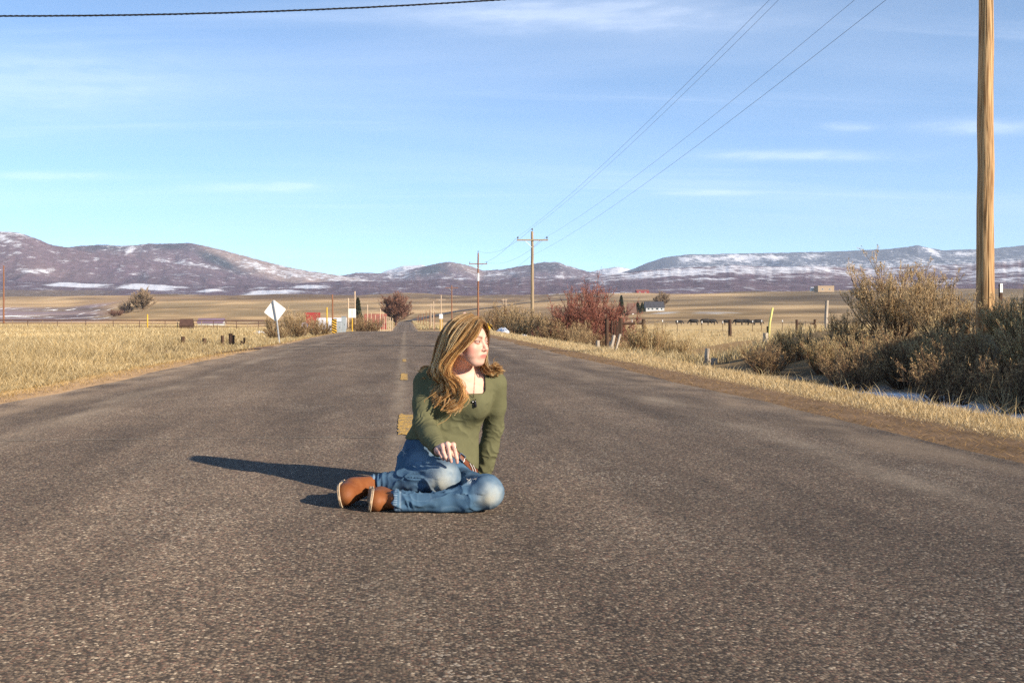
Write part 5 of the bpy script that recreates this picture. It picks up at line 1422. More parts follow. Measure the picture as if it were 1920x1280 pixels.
def grid_axis(lo, hi, h, fine=None, hf=None):
    a = [lo]
    while a[-1] < hi:
        s = h
        if fine:
            for (f0, f1) in fine:
                if f0 - h < a[-1] < f1: s = hf
        a.append(a[-1] + s)
    return np.array(a, np.float32)
def surface_nets(f, xs, ys, zs):
    """dual surface of f = 0 on a grid; f takes points (...,3)"""
    nx_, ny_, nz_ = len(xs), len(ys), len(zs)
    F = np.full((nx_, ny_, nz_), 1.0, np.float32)
    B = 10
    bi = [np.arange(0, n, B) for n in (nx_, ny_, nz_)]
    axs = (xs, ys, zs)
    mid = []; half = []
    for a, b in zip(axs, bi):
        e = np.minimum(b + B - 1, len(a) - 1)
        mid.append((a[b] + a[e]) / 2); half.append((a[e] - a[b]) / 2 + 1e-4)
    Cn = np.stack(np.meshgrid(*mid, indexing='ij'), -1).astype(np.float32)
    Hd = np.sqrt(half[0][:, None, None] ** 2 + half[1][None, :, None] ** 2 + half[2][None, None, :] ** 2)
    Fc = f(Cn)
    near = np.abs(Fc) < Hd * 1.35 + .022
    for i, j, k in zip(*np.nonzero(~near & (Fc < 0))):
        F[bi[0][i]:bi[0][i] + B, bi[1][j]:bi[1][j] + B, bi[2][k]:bi[2][k] + B] = -1.0
    act_ = np.argwhere(near)
    o_ = np.arange(B)
    for c0 in range(0, len(act_), 160):
        cc_ = act_[c0:c0 + 160]
        ix = np.minimum(bi[0][cc_[:, 0]][:, None] + o_, nx_ - 1); iy = np.minimum(bi[1][cc_[:, 1]][:, None] + o_, ny_ - 1); iz = np.minimum(bi[2][cc_[:, 2]][:, None] + o_, nz_ - 1)
        G = np.empty((len(cc_), B, B, B, 3), np.float32)
        G[..., 0] = xs[ix][:, :, None, None]; G[..., 1] = ys[iy][:, None, :, None]; G[..., 2] = zs[iz][:, None, None, :]
        F[ix[:, :, None, None], iy[:, None, :, None], iz[:, None, None, :]] = f(G)
    S = F < 0
    c8 = [S[dx:nx_ - 1 + dx, dy:ny_ - 1 + dy, dz:nz_ - 1 + dz] for dx in (0, 1) for dy in (0, 1) for dz in (0, 1)]
    cnt = sum(c.astype(np.int8) for c in c8)
    act = (cnt > 0) & (cnt < 8)
    I, J, K = np.nonzero(act)
    vid = np.full(act.shape, -1, np.int64); vid[I, J, K] = np.arange(len(I))
    acc = np.zeros((len(I), 3)); wn_ = np.zeros(len(I))
    corners = [(dx, dy, dz) for dx in (0, 1) for dy in (0, 1) for dz in (0, 1)]
    for a in range(8):
        for b in range(a + 1, 8):
            ca, cb = corners[a], corners[b]
            if sum(abs(p - q) for p, q in zip(ca, cb)) != 1: continue
            fa = F[I + ca[0], J + ca[1], K + ca[2]]; fb = F[I + cb[0], J + cb[1], K + cb[2]]
            m = (fa < 0) != (fb < 0)
            t = np.where(m, fa / np.where(fa == fb, 1, fa - fb), 0)
            pa = np.stack([xs[I + ca[0]], ys[J + ca[1]], zs[K + ca[2]]], -1); pb = np.stack([xs[I + cb[0]], ys[J + cb[1]], zs[K + cb[2]]], -1)
            acc += np.where(m[:, None], pa + (pb - pa) * t[:, None], 0); wn_ += m
    V = acc / np.maximum(wn_, 1)[:, None]
    Q = []
    for ax in range(3):
        sl0 = [slice(None)] * 3; sl1 = [slice(None)] * 3
        sl0[ax] = slice(0, -1); sl1[ax] = slice(1, None)
        A_, B_ = S[tuple(sl0)], S[tuple(sl1)]
        ch = A_ != B_
        i, j, k = np.nonzero(ch)
        o1, o2 = [(1, 2), (2, 0), (0, 1)][ax]
        idx_ = [i, j, k]
        ok = (idx_[o1] > 0) & (idx_[o2] > 0) & (idx_[o1] < [nx_, ny_, nz_][o1] - 1) & (idx_[o2] < [nx_, ny_, nz_][o2] - 1)
        idx_ = [q[ok] for q in idx_]
        inside = A_[tuple(idx_)]
        def cell(d1, d2):
            q = [idx_[0].copy(), idx_[1].copy(), idx_[2].copy()]
            q[o1] = q[o1] - d1; q[o2] = q[o2] - d2
            return vid[q[0], q[1], q[2]]
        a, b, c, d = cell(1, 1), cell(0, 1), cell(0, 0), cell(1, 0)
        qd = np.stack([a, b, c, d], -1)
        qd[~inside] = qd[~inside][:, ::-1]
        Q.append(qd)
    Q = np.concatenate(Q); Q = Q[(Q >= 0).all(1)]
    return V.astype(np.float32), Q
def vnorm(V, Q):
    n = np.cross(V[Q[:, 2]] - V[Q[:, 0]], V[Q[:, 3]] - V[Q[:, 1]])
    N = np.zeros_like(V)
    for k in range(4): np.add.at(N, Q[:, k], n)
    return N / (np.linalg.norm(N, axis=1)[:, None] + 1e-12)
def relax(V, Q, it=1, w=0.5):
    for _ in range(it):
        S = np.zeros_like(V); C = np.zeros(len(V))
        for k in range(4):
            a, b = Q[:, k], Q[:, (k + 1) % 4]
            np.add.at(S, a, V[b]); np.add.at(C, a, 1); np.add.at(S, b, V[a]); np.add.at(C, b, 1)
        V = V * (1 - w) + w * S / np.maximum(C, 1)[:, None]
    return V

# ---- joints (metres)
PEL = A3(.150, 4.86, .135)
HIPR, HIPL = A3(.072, 4.87, .112), A3(.222, 4.84, .074)
KNR, KNL = px3(831, 894, 4.575), px3(913, 922, 4.385)
ANKR, ANKL = px3(701, 907, 4.67), px3(744, 938, 4.385)
CHEST = A3(.240, 4.845, .400)
SHR, SHL = px3(799, 719, 4.86), px3(926, 719, 4.87)
ELR, ELL = px3(795, 797, 4.745), px3(925, 800, 4.95)
WRR, WRL = px3(823, 843, 4.560), px3(906, 890, 4.985)
HEAD = A3(.275, 4.745, .692)
NECKB = A3(.252, 4.850, .545)
TAX = unit(A3(.30, -.04, 1.0) * 1.0)               # torso axis
TLAT = unit(np.cross(np.cross(TAX, A3(1, .06, -.02)), TAX))
TFRO = np.cross(TLAT, TAX)                         # points to the camera side
if TFRO[1] > 0: TFRO = -TFRO
# torso sections along the axis: offset, half width, half depth, shift to the front
T_S = np.array([-.06, 0, .06, .11, .16, .21, .26, .31, .36, .40, .435, .465, .50])
T_A = np.array([.150, .168, .160, .146, .134, .132, .138, .146, .150, .148, .120, .075, .05])
T_B = np.array([.110, .125, .118, .104, .094, .094, .099, .105, .105, .095, .072, .055, .04])
def torso(P, off=0.0, loose=None):
    q = P - PEL
    s = q @ TAX
    a = np.interp(s, T_S, T_A) + off; b = np.interp(s, T_S, T_B) + off
    if loose is not None:
        a = a + loose(s); b = b + loose(s) * .8
    bendc = 0.030 * np.sin(np.clip(s / .44, 0, 1) * np.pi)      # slight slump
    u = q @ TLAT + bendc * .2; v = q @ TFRO + bendc * 0.3
    r = np.sqrt((u / a) ** 2 + (v / b) ** 2) + 1e-9
    d = (r - 1) * np.minimum(a, b) * .95
    return np.maximum(d, np.maximum(-.075 - s, s - .49)).astype(np.float32)
BUSTR = PEL + TAX * .312 + TLAT * -.062 + TFRO * .078
BUSTL = PEL + TAX * .312 + TLAT * .066 + TFRO * .078
def bust(P, off=0.0):
    return smin(ell(P, BUSTR, A3(.066, .052, .062) + off), ell(P, BUSTL, A3(.066, .052, .062) + off), .05)
def armR(P, off=0.0):
    return chain(P, [SHR, (SHR + ELR) / 2, ELR, (ELR * .55 + WRR * .45), WRR], np.array([.052, .046, .040, .038, .027]) + off, .02)
def armL(P, off=0.0):
    return chain(P, [SHL, (SHL + ELL) / 2 + A3(.004, 0, 0), ELL, (ELL * .55 + WRL * .45), WRL], np.array([.051, .043, .036, .034, .028]) + off, .02)
# ---- hands
def fingers(P, spec, k=.004):
    d = None
    for (pts, rad) in spec:
        e = chain(P, pts, rad, .003)
        d = e if d is None else smin(d, e, k)
    return d
FR = []
_mc = [(820.5, 842, 4.518), (829.5, 835.5, 4.506), (839, 832, 4.500), (850, 833.5, 4.506)]
_pp = [(824, 849, 4.490), (831.5, 847, 4.480), (842, 845, 4.475), (853.5, 847, 4.480)]
_dp = [(828.5, 856.5, 4.480), (835.5, 857, 4.470), (844.2, 858, 4.464), (856.3, 858.5, 4.468)]
_tp = [(831.5, 861, 4.488), (838.5, 863, 4.478), (846, 865, 4.470), (857.2, 866.5, 4.472)]
for i in range(4):
    rr = [.0095, .0086, .0078, .0066] if i else [.0085, .0074, .0068, .0058]
    FR.append(([px3(*_mc[i]), px3(*_pp[i]), px3(*_dp[i]), px3(*_tp[i])], rr))
TH = ([WRR + A3(.012, -.006, -.004), px3(838, 845, 4.545), px3(850, 852, 4.542), px3(857, 860, 4.535)], [.014, .0125, .0095, .0075])
def handR(P):
    d = None
    for i in range(4):
        e = cap(P, WRR + A3(-.006 + .005 * i, 0, .002), px3(*_mc[i]), .0165, .0108)
        d = e if d is None else smin(d, e, .012)
    d = smin(d, fingers(P, FR), .006)
    return smin(d, chain(P, TH[0], TH[1], .006), .008)
def handL(P):
    d = None
    fd = unit(A3(.35, .93, 0)); sd = unit(A3(.93, -.35, 0))
    w = WRL + A3(0, .0, -.02)
    for i, (o, l) in enumerate(((-.030, .055), (-.010, .066), (.011, .064), (.030, .052))):
        m = A3(w[0], w[1], .020) + fd * .080 + sd * o
        e = smin(cap(P, w + sd * o * .5, m, .018, .0115), chain(P, [m, m + fd * l * .55 + A3(0, 0, -.006), m + fd * l + A3(0, 0, -.012)], [.0092, .0080, .0065], .003), .006)
        d = e if d is None else smin(d, e, .006)
    t = A3(w[0], w[1], .03)
    return smin(d, chain(P, [t, t - sd * .035 + fd * .03 + A3(0, 0, -.012), t - sd * .05 + fd * .065 + A3(0, 0, -.018)], [.015, .011, .0075], .006), .008)
# ---- head: frame with f = where the face looks, l = its left, u = up
_th = math.radians(52)
HF = unit(A3(math.sin(_th), -math.cos(_th), .03)); HU = unit(A3(-.03, .02, 1.0)); HU = unit(HU - HF * float(HU @ HF)); HL = np.cross(HU, HF)
def hloc(P): q = P - HEAD; return np.stack([q @ HF, q @ HL, q @ HU], -1)
def hw(f, l, u): return HEAD + HF * f + HL * l + HU * u
def head(P):
    q = hloc(P)
    m = q.copy(); m[..., 1] = np.abs(q[..., 1])       # mirrored features
    E = lambda c, r: ell(q, A3(*c), A3(*r))
    Em = lambda c, r: ell(m, A3(*c), A3(*r))
    C = lambda a, b, ra, rb: cap(q, A3(*a), A3(*b), ra, rb)
    Cm = lambda a, b, ra, rb: cap(m, A3(*a), A3(*b), ra, rb)
    d = E((-.016, 0, .032), (.097, .0735, .077))                    # cranium
    d = smin(d, E((.028, 0, .012), (.058, .062, .062)), .02)        # forehead and mid face
    d = smin(d, E((.034, 0, -.037), (.051, .058, .057)), .025)
    d = smin(d, Em((.044, .036, -.046), (.032, .026, .032)), .018)      # lower face
    d = smin(d, E((.054, 0, -.088), (.026, .030, .021)), .024)      # chin
    d = smin(d, Cm((-.008, .056, -.045), (.045, .022, -.088), .014, .014), .022)   # jaw line
    d = smin(d, Em((.056, .036, -.026), (.021, .024, .020)), .018)  # cheekbone
    d = smax(d, -Em((.092, .032, -.001), (.017, .021, .013)), .010) # eye hollow
    d = smin(d, Cm((.083, .014, .018), (.072, .046, .016), .006, .006), .010)      # brow ridge
    d = smin(d, C((.081, 0, .008), (.0985, 0, -.031), .0062, .0085), .009)          # nose bridge
    d = smin(d, E((.0990, 0, -.0345), (.0100, .0095, .0080)), .007)   # tip
    d = smin(d, Em((.0895, .0105, -.0375), (.0085, .0065, .0062)), .005)             # wings
    d = smax(d, -Em((.096, .006, -.0435), (.004, .003, .0025)), .002)
    d = smin(d, E((.0735, 0, -.062), (.0145, .026, .018)), .014)      # mouth mound
    d = smin(d, E((.0840, 0, -.0600), (.0065, .0200, .0036)), .004) # upper lip
    d = smin(d, E((.0832, 0, -.0680), (.0068, .0175, .0046)), .004) # lower lip
    d = smax(d, -E((.0925, 0, -.0638), (.006, .022, .0010)), .002)  # the line between
    d = smin(d, Em((-.010, .073, -.008), (.017, .006, .030)), .006) # ear
    # lids over the eyeball
    lid = Em((.0735, .0315, -.001), (.0150, .0155, .0130))
    slit = np.maximum(np.abs((m[..., 2] + .001) ) - .0030 * np.clip(1 - ((m[..., 1] - .0315) / .0135) ** 2, 0, 1), -(q[..., 0] - .070))
    d = smin(d, smax(lid, -(slit), .001), .004)
    return d
NECKT = hw(-.022, 0, -.055)
def neck(P): return chain(P, [NECKB + A3(-.004, .01, -.03), NECKB + A3(0, -.002, .02), NECKT], [.062, .050, .049], .03)
def trap(P):
    return smin(cap(P, NECKB + A3(-.01, .01, .03), SHR + A3(.012, .0, .022), .040, .032), cap(P, NECKB + A3(.01, .01, .03), SHL + A3(-.012, 0, .022), .040, .032), .03)
def legs(P, off=0.0, kk=.03):
    r = chain(P, [HIPR + A3(-.01, .0, .0), HIPR * .5 + KNR * .5 + A3(-.022, 0, .006), KNR, KNR * .55 + ANKR * .45, ANKR], np.array([.080, .068, .050, .042, .034]) + off, kk)
    l = chain(P, [HIPL, HIPL * .5 + KNL * .5 + A3(.006, 0, -.008), KNL, KNL * .74 + ANKL * .26 + A3(0, 0, -.022), KNL * .50 + ANKL * .50 + A3(0, 0, -.022), ANKL], np.array([.052, .042, .044, .034, .026, .030]) + off, kk)
    return np.minimum(r, l)
def upper(P, off=0.0, loose=None):
    d = smin(torso(P, off, loose), bust(P, off), .05)
    d = smin(d, trap(P) - off, .035)
    return d
def body(P):
    d = upper(P, -.003)
    d = smin(d, armR(P, -.004), .03); d = smin(d, armL(P, -.004), .03)
    d = smin(d, neck(P), .035)
    d = smin(d, head(P), .016)
    d = smin(d, legs(P, -.006), .02)
    d = smin(d, handR(P), .010); d = smin(d, handL(P), .010)
    return np.maximum(d, -(P[..., 2] - .004))

ROOT = A3(.15, 4.86, 0.0)
def part_mesh(name, f, xs, ys, zs, mat, colf=None, disp=None, sm=1, parent=None, smooth=True):
    V, Q = surface_nets(f, xs, ys, zs)
    V = relax(V, Q, sm, .5)
    if disp is not None:
        V = V + vnorm(V, Q) * disp(V)[:, None]
    N = vnorm(V, Q)
    C = colf(V, N) if colf is not None else None
    me = np_mesh(name, V - ROOT, Q, mat, C, smooth)
    return link(name, me, parent)
# ---- skin
def skin_col(V, N):
    c = np.tile(np.array([.66, .395, .305]), (len(V), 1))
    q = hloc(V.astype(np.float32))
    f, l, u = q[:, 0], np.abs(q[:, 1]), q[:, 2]
    hd = (np.linalg.norm(q, axis=1) < .15) & (f > -.02)
    G = lambda df, dl, du, rf, rl, ru: np.exp(-((f - df) / rf) ** 2 - ((l - dl) / rl) ** 2 - ((u - du) / ru) ** 2) * hd
    def mix(col, t): c[:] = c * (1 - t[:, None]) + np.array(col) * t[:, None]
    mix((.66, .245, .19), np.clip(G(.060, .045, -.036, .04, .026, .022) * .9, 0, 1))
    mix((.62, .28, .21), np.clip(G(.105, 0, -.036, .02, .014, .012) * .4, 0, 1))
    mix((.46, .135, .115), np.clip(1.5 * np.exp(-((u + .064) / .0085) ** 4 - (l / .0225) ** 4) * hd * (f > .070), 0, 1) * .85)
    mix((.25, .10, .08), np.clip(np.exp(-((u + .0640) / .0016) ** 2 - (l / .021) ** 4) * hd * (f > .070), 0, 1) * .7)
    br = .0150 + .006 * np.sin(np.clip((l - .012) / .04, 0, 1) * 2.4)
    mix((.11, .055, .028), np.clip(np.exp(-((u - br) / .0056) ** 2) * (l > .011) * (l < .052) * hd * (f > .04), 0, 1) * .95)
    # lash line round the eye, then shadow painted over the lids
    e = np.sqrt(((l - .0315) / .0160) ** 2 + ((u + .001) / .0072) ** 2)
    mix((.10, .05, .035), np.clip(np.exp(-((e - .98) / .24) ** 2) * hd * (f > .055) * (0.45 + .55 * (u > -.001)), 0, 1) * .95)
    mix((.42, .19, .13), np.clip(np.exp(-(e / 1.7) ** 2) * hd * (f > .05), 0, 1) * .5)
    # knuckles and finger tips
    for (p, _r) in FR:
        mix((.64, .26, .20), np.exp(-(np.linalg.norm(V - p[1], axis=1) / .009) ** 2) * .45)
        mix((.66, .27, .22), np.exp(-(np.linalg.norm(V - p[3], axis=1) / .010) ** 2) * .5)
    return c * (1 + .05 * vnoise3(V[:, 0] * 90, V[:, 1] * 90, V[:, 2] * 90)[:, None])
M_SKIN = simple('skin', attr=True, rough=0.48, spec=0.35, sss=0.03, bump=0.0004, bscale=700)
xs = grid_axis(-.34, .50, .008, [(.10, .235), (.20, .40)], .0022)
ys = grid_axis(4.28, 5.20, .008, [(4.44, 4.58), (4.62, 4.86)], .0024)
zs = grid_axis(-.01, .85, .008, [(.185, .30), (.55, .82)], .0022)
me_person = part_mesh('person', body, xs, ys, zs, M_SKIN, skin_col, sm=1)
PERSON = me_person
PERSON.location = tuple(float(c) for c in ROOT)
tag(PERSON, 'woman in olive top, faded jeans and tan boots sitting on the road', 'person')

# ---- eyes
M_EYE = simple('eye', attr=True, rough=0.15, spec=0.5)
for s in (-1, 1):
    c0 = hw(.0738, .0315 * s, -.001)
    n = 20; v = []; f = []; cc = []
    gd = unit(HF + HL * .22 + HU * .03)
    gl = unit(np.cross(HU, gd)); gu = np.cross(gd, gl)
    for i in range(n + 1):
        th = math.pi * i / n
        for j in range(n):
            ph = 2 * math.pi * j / n
            d = gd * math.cos(th) + (gl * math.cos(ph) + gu * math.sin(ph)) * math.sin(th)
            v.append(c0 + d * .0127 - ROOT)
            cc.append((.012, .010, .010) if th < .22 else (.045, .030, .022) if th < .62 else (.34, .29, .27))
    for i in range(n):
        for j in range(n): f.append((i * n + j, i * n + (j + 1) % n, (i + 1) * n + (j + 1) % n, (i + 1) * n + j))
    link('eye', np_mesh('eye', np.array(v), np.array(f), M_EYE, np.array(cc), True), PERSON)

# ---- clothes
def limb_param(V, pts):
    """arc length and distance to a polyline"""
    best = np.full(len(V), 9.0); s_ = np.zeros(len(V)); acc = 0
    for a, b in zip(pts, pts[1:]):
        ba = b - a; L = np.linalg.norm(ba)
        t = np.clip(((V - a) @ ba) / (L * L), 0, 1)
        d = np.linalg.norm(V - a - t[:, None] * ba, axis=1)
        m = d < best; best[m] = d[m]; s_[m] = acc + t[m] * L; acc += L
    return s_, best
def ridged(x, sharp=1.0): return 1 - np.abs(np.sin(x)) ** sharp
N3 = lambda V, f, o=0: vnoise3(V[:, 0] * f + o, V[:, 1] * f + o * 1.7, V[:, 2] * f + o * .6)
# sweater
def hem_z(X): return np.interp(X, [-.1, .02, .10, .235, .318, .42], [.245, .250, .258, .203, .118, .03])
def drape(s): return .005 + .008 * sstep(.27, .10, s) + .003 * sstep(.2, .3, s)
HEM_N = unit(TAX + TFRO * -.10 + TLAT * .0)
def sweater(P):
    d = upper(P, .006, drape)
    d = smin(d, armR(P, .0085), .028)
    d = smin(d, armL(P, .0095), .028)
    # hem: cut below the waist, longer on her left side
    q = P - PEL
    u = q @ TLAT
    near_arm = np.minimum(armR(P, 0), armL(P, 0)) < .03
    body_cut = (hem_z(P[..., 0]) - P[..., 2]) * .8
    d = np.where(near_arm, d, smax(d, body_cut.astype(np.float32), .004))
    lower = np.minimum(armR(P, .0085), armL(P, .0095))
    d = np.where(near_arm & (body_cut > 0), lower, d)
    # cuffs
    fr = unit(WRR - ELR); fl = unit(WRL - ELL)
    nr = np.linalg.norm(P - WRR, axis=-1) < .09; nl = np.linalg.norm(P - WRL, axis=-1) < .09
    d = np.where(nr, smax(d, (P - WRR) @ fr - .006, .003), d)
    d = np.where(nl, smax(d, (P - WRL) @ fl + .000, .003), d)
    # square scoop neckline
    cN = px3(880, 726, 4.76)
    w = q @ TLAT - .030; s = q @ TAX; v = q @ TFRO
    fx = np.abs(P[..., 0] - .263) - .094; fz = .462 - P[..., 2]
    front = np.where((fx > -.02) & (fz > -.02), np.sqrt(np.maximum(fx + .02, 0) ** 2 + np.maximum(fz + .02, 0) ** 2) - .02, np.maximum(fx, fz))
    front = np.maximum(front, P[..., 1] - 4.845)
    back = np.maximum(np.linalg.norm(np.stack([w * .9, (s - .50) * 1.5], -1), axis=-1) - .085, v - .0)
    top = np.maximum(np.abs(w) - .088, .455 - s)
    return smax(d, -np.minimum(np.minimum(front, top), back), .004)
def sweater_disp(V):
    s, _ = limb_param(V, [SHR, ELR, WRR]); LR = np.linalg.norm(ELR - SHR)
    onR = armR(V) < .022; onL = armL(V) < .024
    sl, _ = limb_param(V, [SHL, ELL, WRL]); LL = np.linalg.norm(ELL - SHL)
    warp = N3(V, 22) * 1.6 + N3(V, 50, 3) * .6
    d = np.zeros(len(V))
    aR = np.exp(-((s - LR) / .075) ** 2) + .75 * sstep(.30, .42, s) + .35 * np.exp(-(s / .06) ** 2)
    d += np.where(onR, .0040 * aR * (ridged(s * 62 + warp * 2.2 + V[:, 0] * 45, .8) - .45), 0)
    aL = .6 * np.exp(-((sl - LL) / .08) ** 2) + 1.0 * sstep(.26, .36, sl)
    d += np.where(onL, .0050 * aL * (ridged(sl * 72 + warp * 1.9 - V[:, 0] * 34, .8) - .45), 0)
    q = V - PEL; st = q @ TAX; u = q @ TLAT
    tm = ~(onR | onL)
    # drag lines under the bust and across the waist
    fold = ridged(st * 52 + u * 14 + warp * 1.2, .8) - .45
    d += np.where(tm, .0045 * fold * np.exp(-((st - .19) / .065) ** 2) * (.5 + .5 * sstep(-.12, .08, -np.abs(u - .02) + .06)), 0)
    f2 = ridged(st * 40 - u * 60 + warp, 1.3) - .5
    d += np.where(tm, .0035 * f2 * np.exp(-((np.abs(u) - .12) / .04) ** 2) * sstep(.24, .34, st), 0)
    d += .0012 * N3(V, 40, 9)
    return d
M_KNIT = simple('olive_knit', attr=True, rough=0.9, spec=0.12, bump=0.0006, bscale=900)
def knit_col(V, N):
    return np.tile(np.array([.118, .116, .062]), (len(V), 1)) * (1 + .08 * N3(V, 25)[:, None] + .06 * N3(V, 220, 4)[:, None])
part_mesh('sweater', sweater, grid_axis(-.03, .50, .0034), grid_axis(4.40, 5.08, .0036), grid_axis(.03, .64, .0034), M_KNIT, knit_col, sweater_disp, sm=2, parent=PERSON)
# jeans
CUFR = unit(ANKR - KNR); CUFL = unit(ANKL - KNL)
LEGR = [HIPR + A3(-.01, .0, .0), HIPR * .5 + KNR * .5 + A3(-.022, 0, .006), KNR, KNR * .55 + ANKR * .45, ANKR]
LEGL = [HIPL, HIPL * .5 + KNL * .5 + A3(.006, 0, -.008), KNL, KNL * .76 + ANKL * .24 + A3(0, 0, -.022), KNL * .50 + ANKL * .50 + A3(0, 0, -.026), ANKL + A3(0, 0, -.004)]
def legR(P): return chain(P, LEGR, [.100, .088, .069, .049, .041], .03)
def legL(P): return chain(P, LEGL, [.068, .056, .062, .050, .038, .044], .04)
def pelvis(P):
    pel = smin(torso(P, .010), ell(P, HIPR + A3(-.012, .02, .0), A3(.095, .105, .100)), .03)
    return smin(pel, ell(P, HIPL + A3(-.004, .02, .0), A3(.088, .100, .080)), .03)
def jeans(P):
    pel = smax(pelvis(P), (P[..., 2] - hem_z(P[..., 0]) - .012) * .8, .003)
    r, l = legR(P), legL(P)
    r = smax(r, (P - ANKR) @ CUFR - .018, .003); l = smax(l, (P - ANKL) @ CUFL - .014, .003)
    d = np.minimum(smin(pel, r, .020), smin(pel, l, .014))
    return smax(d, -(P[..., 2] - .003), .006)
def jeans_disp(V):
    d = np.zeros(len(V))
    warp = N3(V, 14) * 1.5 + N3(V, 34, 5) * .6
    for (L_, f, sg, K) in ((LEGR, legR, 1, KNR), (LEGL, legL, -1, KNL)):
        s, _ = limb_param(V, L_)
        tot = sum(np.linalg.norm(b - a) for a, b in zip(L_, L_[1:])); kn = sum(np.linalg.norm(b - a) for a, b in zip(L_[:3], L_[1:3]))
        on = f(V) < .02
        phi = np.arctan2(V[:, 2] - K[2], V[:, 1] - K[1])
        front = np.exp(-(np.linalg.norm(V - (K + A3(.02, -.06, .0)), axis=1) / .062) ** 2)
        bunch = .0085 * sstep(tot - .11, tot - .02, s) * (ridged(s * 95 + warp * 1.6 + phi * .8, .8) - .45)
        pit = .0150 * np.exp(-((np.abs(s - kn) - .055) / .045) ** 2) * (ridged(s * 34 + sg * phi * 1.3 + warp * 1.2, .75) - .42)
        lng = .0105 * sstep(kn + .04, kn + .12, s) * (ridged(phi * 2.2 + s * 13 * sg + warp * 1.5, .7) - .40)
        hip = .0120 * sstep(.16, .03, s) * (ridged(s * 40 - phi * 1.1 + warp * 1.2, .8) - .45)
        d += np.where(on, (bunch + pit + lng + hip) * (1 - .85 * front), 0)
        d += np.where(on, .0035 * sstep(tot - .012, tot - .006, s), 0)
    d += .0014 * N3(V, 30, 2)
    return d * sstep(.006, .03, V[:, 2])
def denim_col(V, N):
    base = np.array([.058, .115, .185])
    n = N3(V, 14) * .5 + N3(V, 40, 3) * .3
    c = base * (1 + .22 * n)[:, None]
    def mix(col, t): c[:] = c * (1 - t[:, None]) + np.array(col) * t[:, None]
    mix((.035, .068, .125), sstep(.0, .6, N3(V, 9, 7)) * .5)
    for (K, dirv, r) in ((KNR, A3(.10, -.97, .02), .058), (KNL, A3(.34, -.92, .06), .046)):
        q = V - (K + unit(dirv) * .055)
        w = np.exp(-(np.linalg.norm(q, axis=1) / r) ** 2)
        mix((.33, .375, .39), np.clip(w * (.85 + .45 * N3(V, 40, 6) + .25 * N3(V, 90, 2)), 0, .8))
        q = V - (K + unit(dirv) * .062 + A3(-.022, 0, -.022))
        mix((.47, .44, .34), np.clip(np.exp(-(np.linalg.norm(q, axis=1) / (r * .6)) ** 2) * .8, 0, 1))
    # thigh and shin fading, whiskers
    q = V - (HIPR * .45 + KNR * .55 + A3(-.03, -.03, .075)); mix((.24, .33, .42), np.exp(-(np.linalg.norm(q * A3(1, .7, 1), axis=1) / .07) ** 2) * .55)
    mix((.20, .29, .37), np.clip(ridged(N3(V, 16, 8) * 5, .8) - .55, 0, 1) * .5)
    for (L_, f) in ((LEGR, legR), (LEGL, legL)):
        s, _ = limb_param(V, L_); tot = sum(np.linalg.norm(b - a) for a, b in zip(L_, L_[1:]))
        on = (f(V) < .02)
        mix((.30, .38, .45), on * sstep(tot - .004, tot + .002, s) * (.5 + .5 * np.sign(np.sin(V[:, 2] * 520 + V[:, 1] * 300))) * .8)
        mix((.26, .34, .42), on * np.exp(-((s - tot + .014) / .0035) ** 2) * .6)
    # rip on the far thigh and at the left knee
    for p in (px3(751, 842, 4.80), px3(882, 903, 4.40), px3(842, 920, 4.51)):
        q = V - p; r_ = np.linalg.norm(q * A3(1, .3, 2.0), axis=1)
        mix((.50, .50, .48), np.exp(-(r_ / .012) ** 2) * sstep(-.2, .3, np.sin(V[:, 0] * 900 + V[:, 2] * 500)) * .9)
    return np.clip(c, .01, .8)
M_DENIM = simple('denim', attr=True, rough=0.9, spec=0.12, nscale=500, namt=.16, bump=0.0007, bscale=600)
part_mesh('jeans', jeans, grid_axis(-.26, .46, .0036), grid_axis(4.28, 5.02, .0038), grid_axis(-.01, .32, .0036), M_DENIM, denim_col, jeans_disp, sm=2, parent=PERSON)
# frayed threads at the rips
m = MB(); rf = random.Random(3)
for (p, n) in ((px3(751, 842, 4.785), 5), (px3(884, 901, 4.39), 8)):
    for i in range(n):
        a = p + A3(rf.uniform(-.012, .018), rf.uniform(-.006, .002), rf.uniform(-.012, .012)); b = a + A3(rf.uniform(-.02, .02), rf.uniform(-.014, -.002), rf.uniform(-.018, .010)); c = b + A3(rf.uniform(-.01, .02), 0, rf.uniform(-.02, .006))
        m.tube([a - ROOT, b - ROOT, c - ROOT], .0007, 3)
tag(m.build('frayed_threads', simple('thread', (.62, .60, .56), .9), PERSON), kind='stuff')
# belt
def belt(P):
    b_ = hem_z(P[..., 0]) - P[..., 2] - .014
    return smax(smax(smax(pelvis(P) - .006, .165 - P[..., 0], .002), np.abs(b_) * .8 - .012, .002), -(pelvis(P) - .0005), .002)
part_mesh('belt', belt, grid_axis(-.04, .40, .003), grid_axis(4.68, 5.02, .003), grid_axis(.06, .34, .003), simple('belt_leather', (.150, .042, .018), .5, nscale=40, namt=.2), sm=1, parent=PERSON)
def front_hit(f, px, py, y0=4.5, y1=4.95):
    Ys_ = np.arange(y0, y1, .0015, dtype=np.float32)
    P = np.stack([px3(px, py, y) for y in Ys_])
    return P[max(int(np.argmax(f(P) < 0)) - 1, 0)]
M_BUCK = simple('buckle_metal', (.62, .60, .58), .25, metal=1.0)
bo = lambda P: pelvis(P) - .009
m = MB()
c4 = [front_hit(bo, *p) - ROOT for p in ((864, 849), (873, 856), (869, 866), (861, 858))]
m.tube(c4 + [c4[0]], .0026, 6); m.build('buckle', M_BUCK, PERSON)
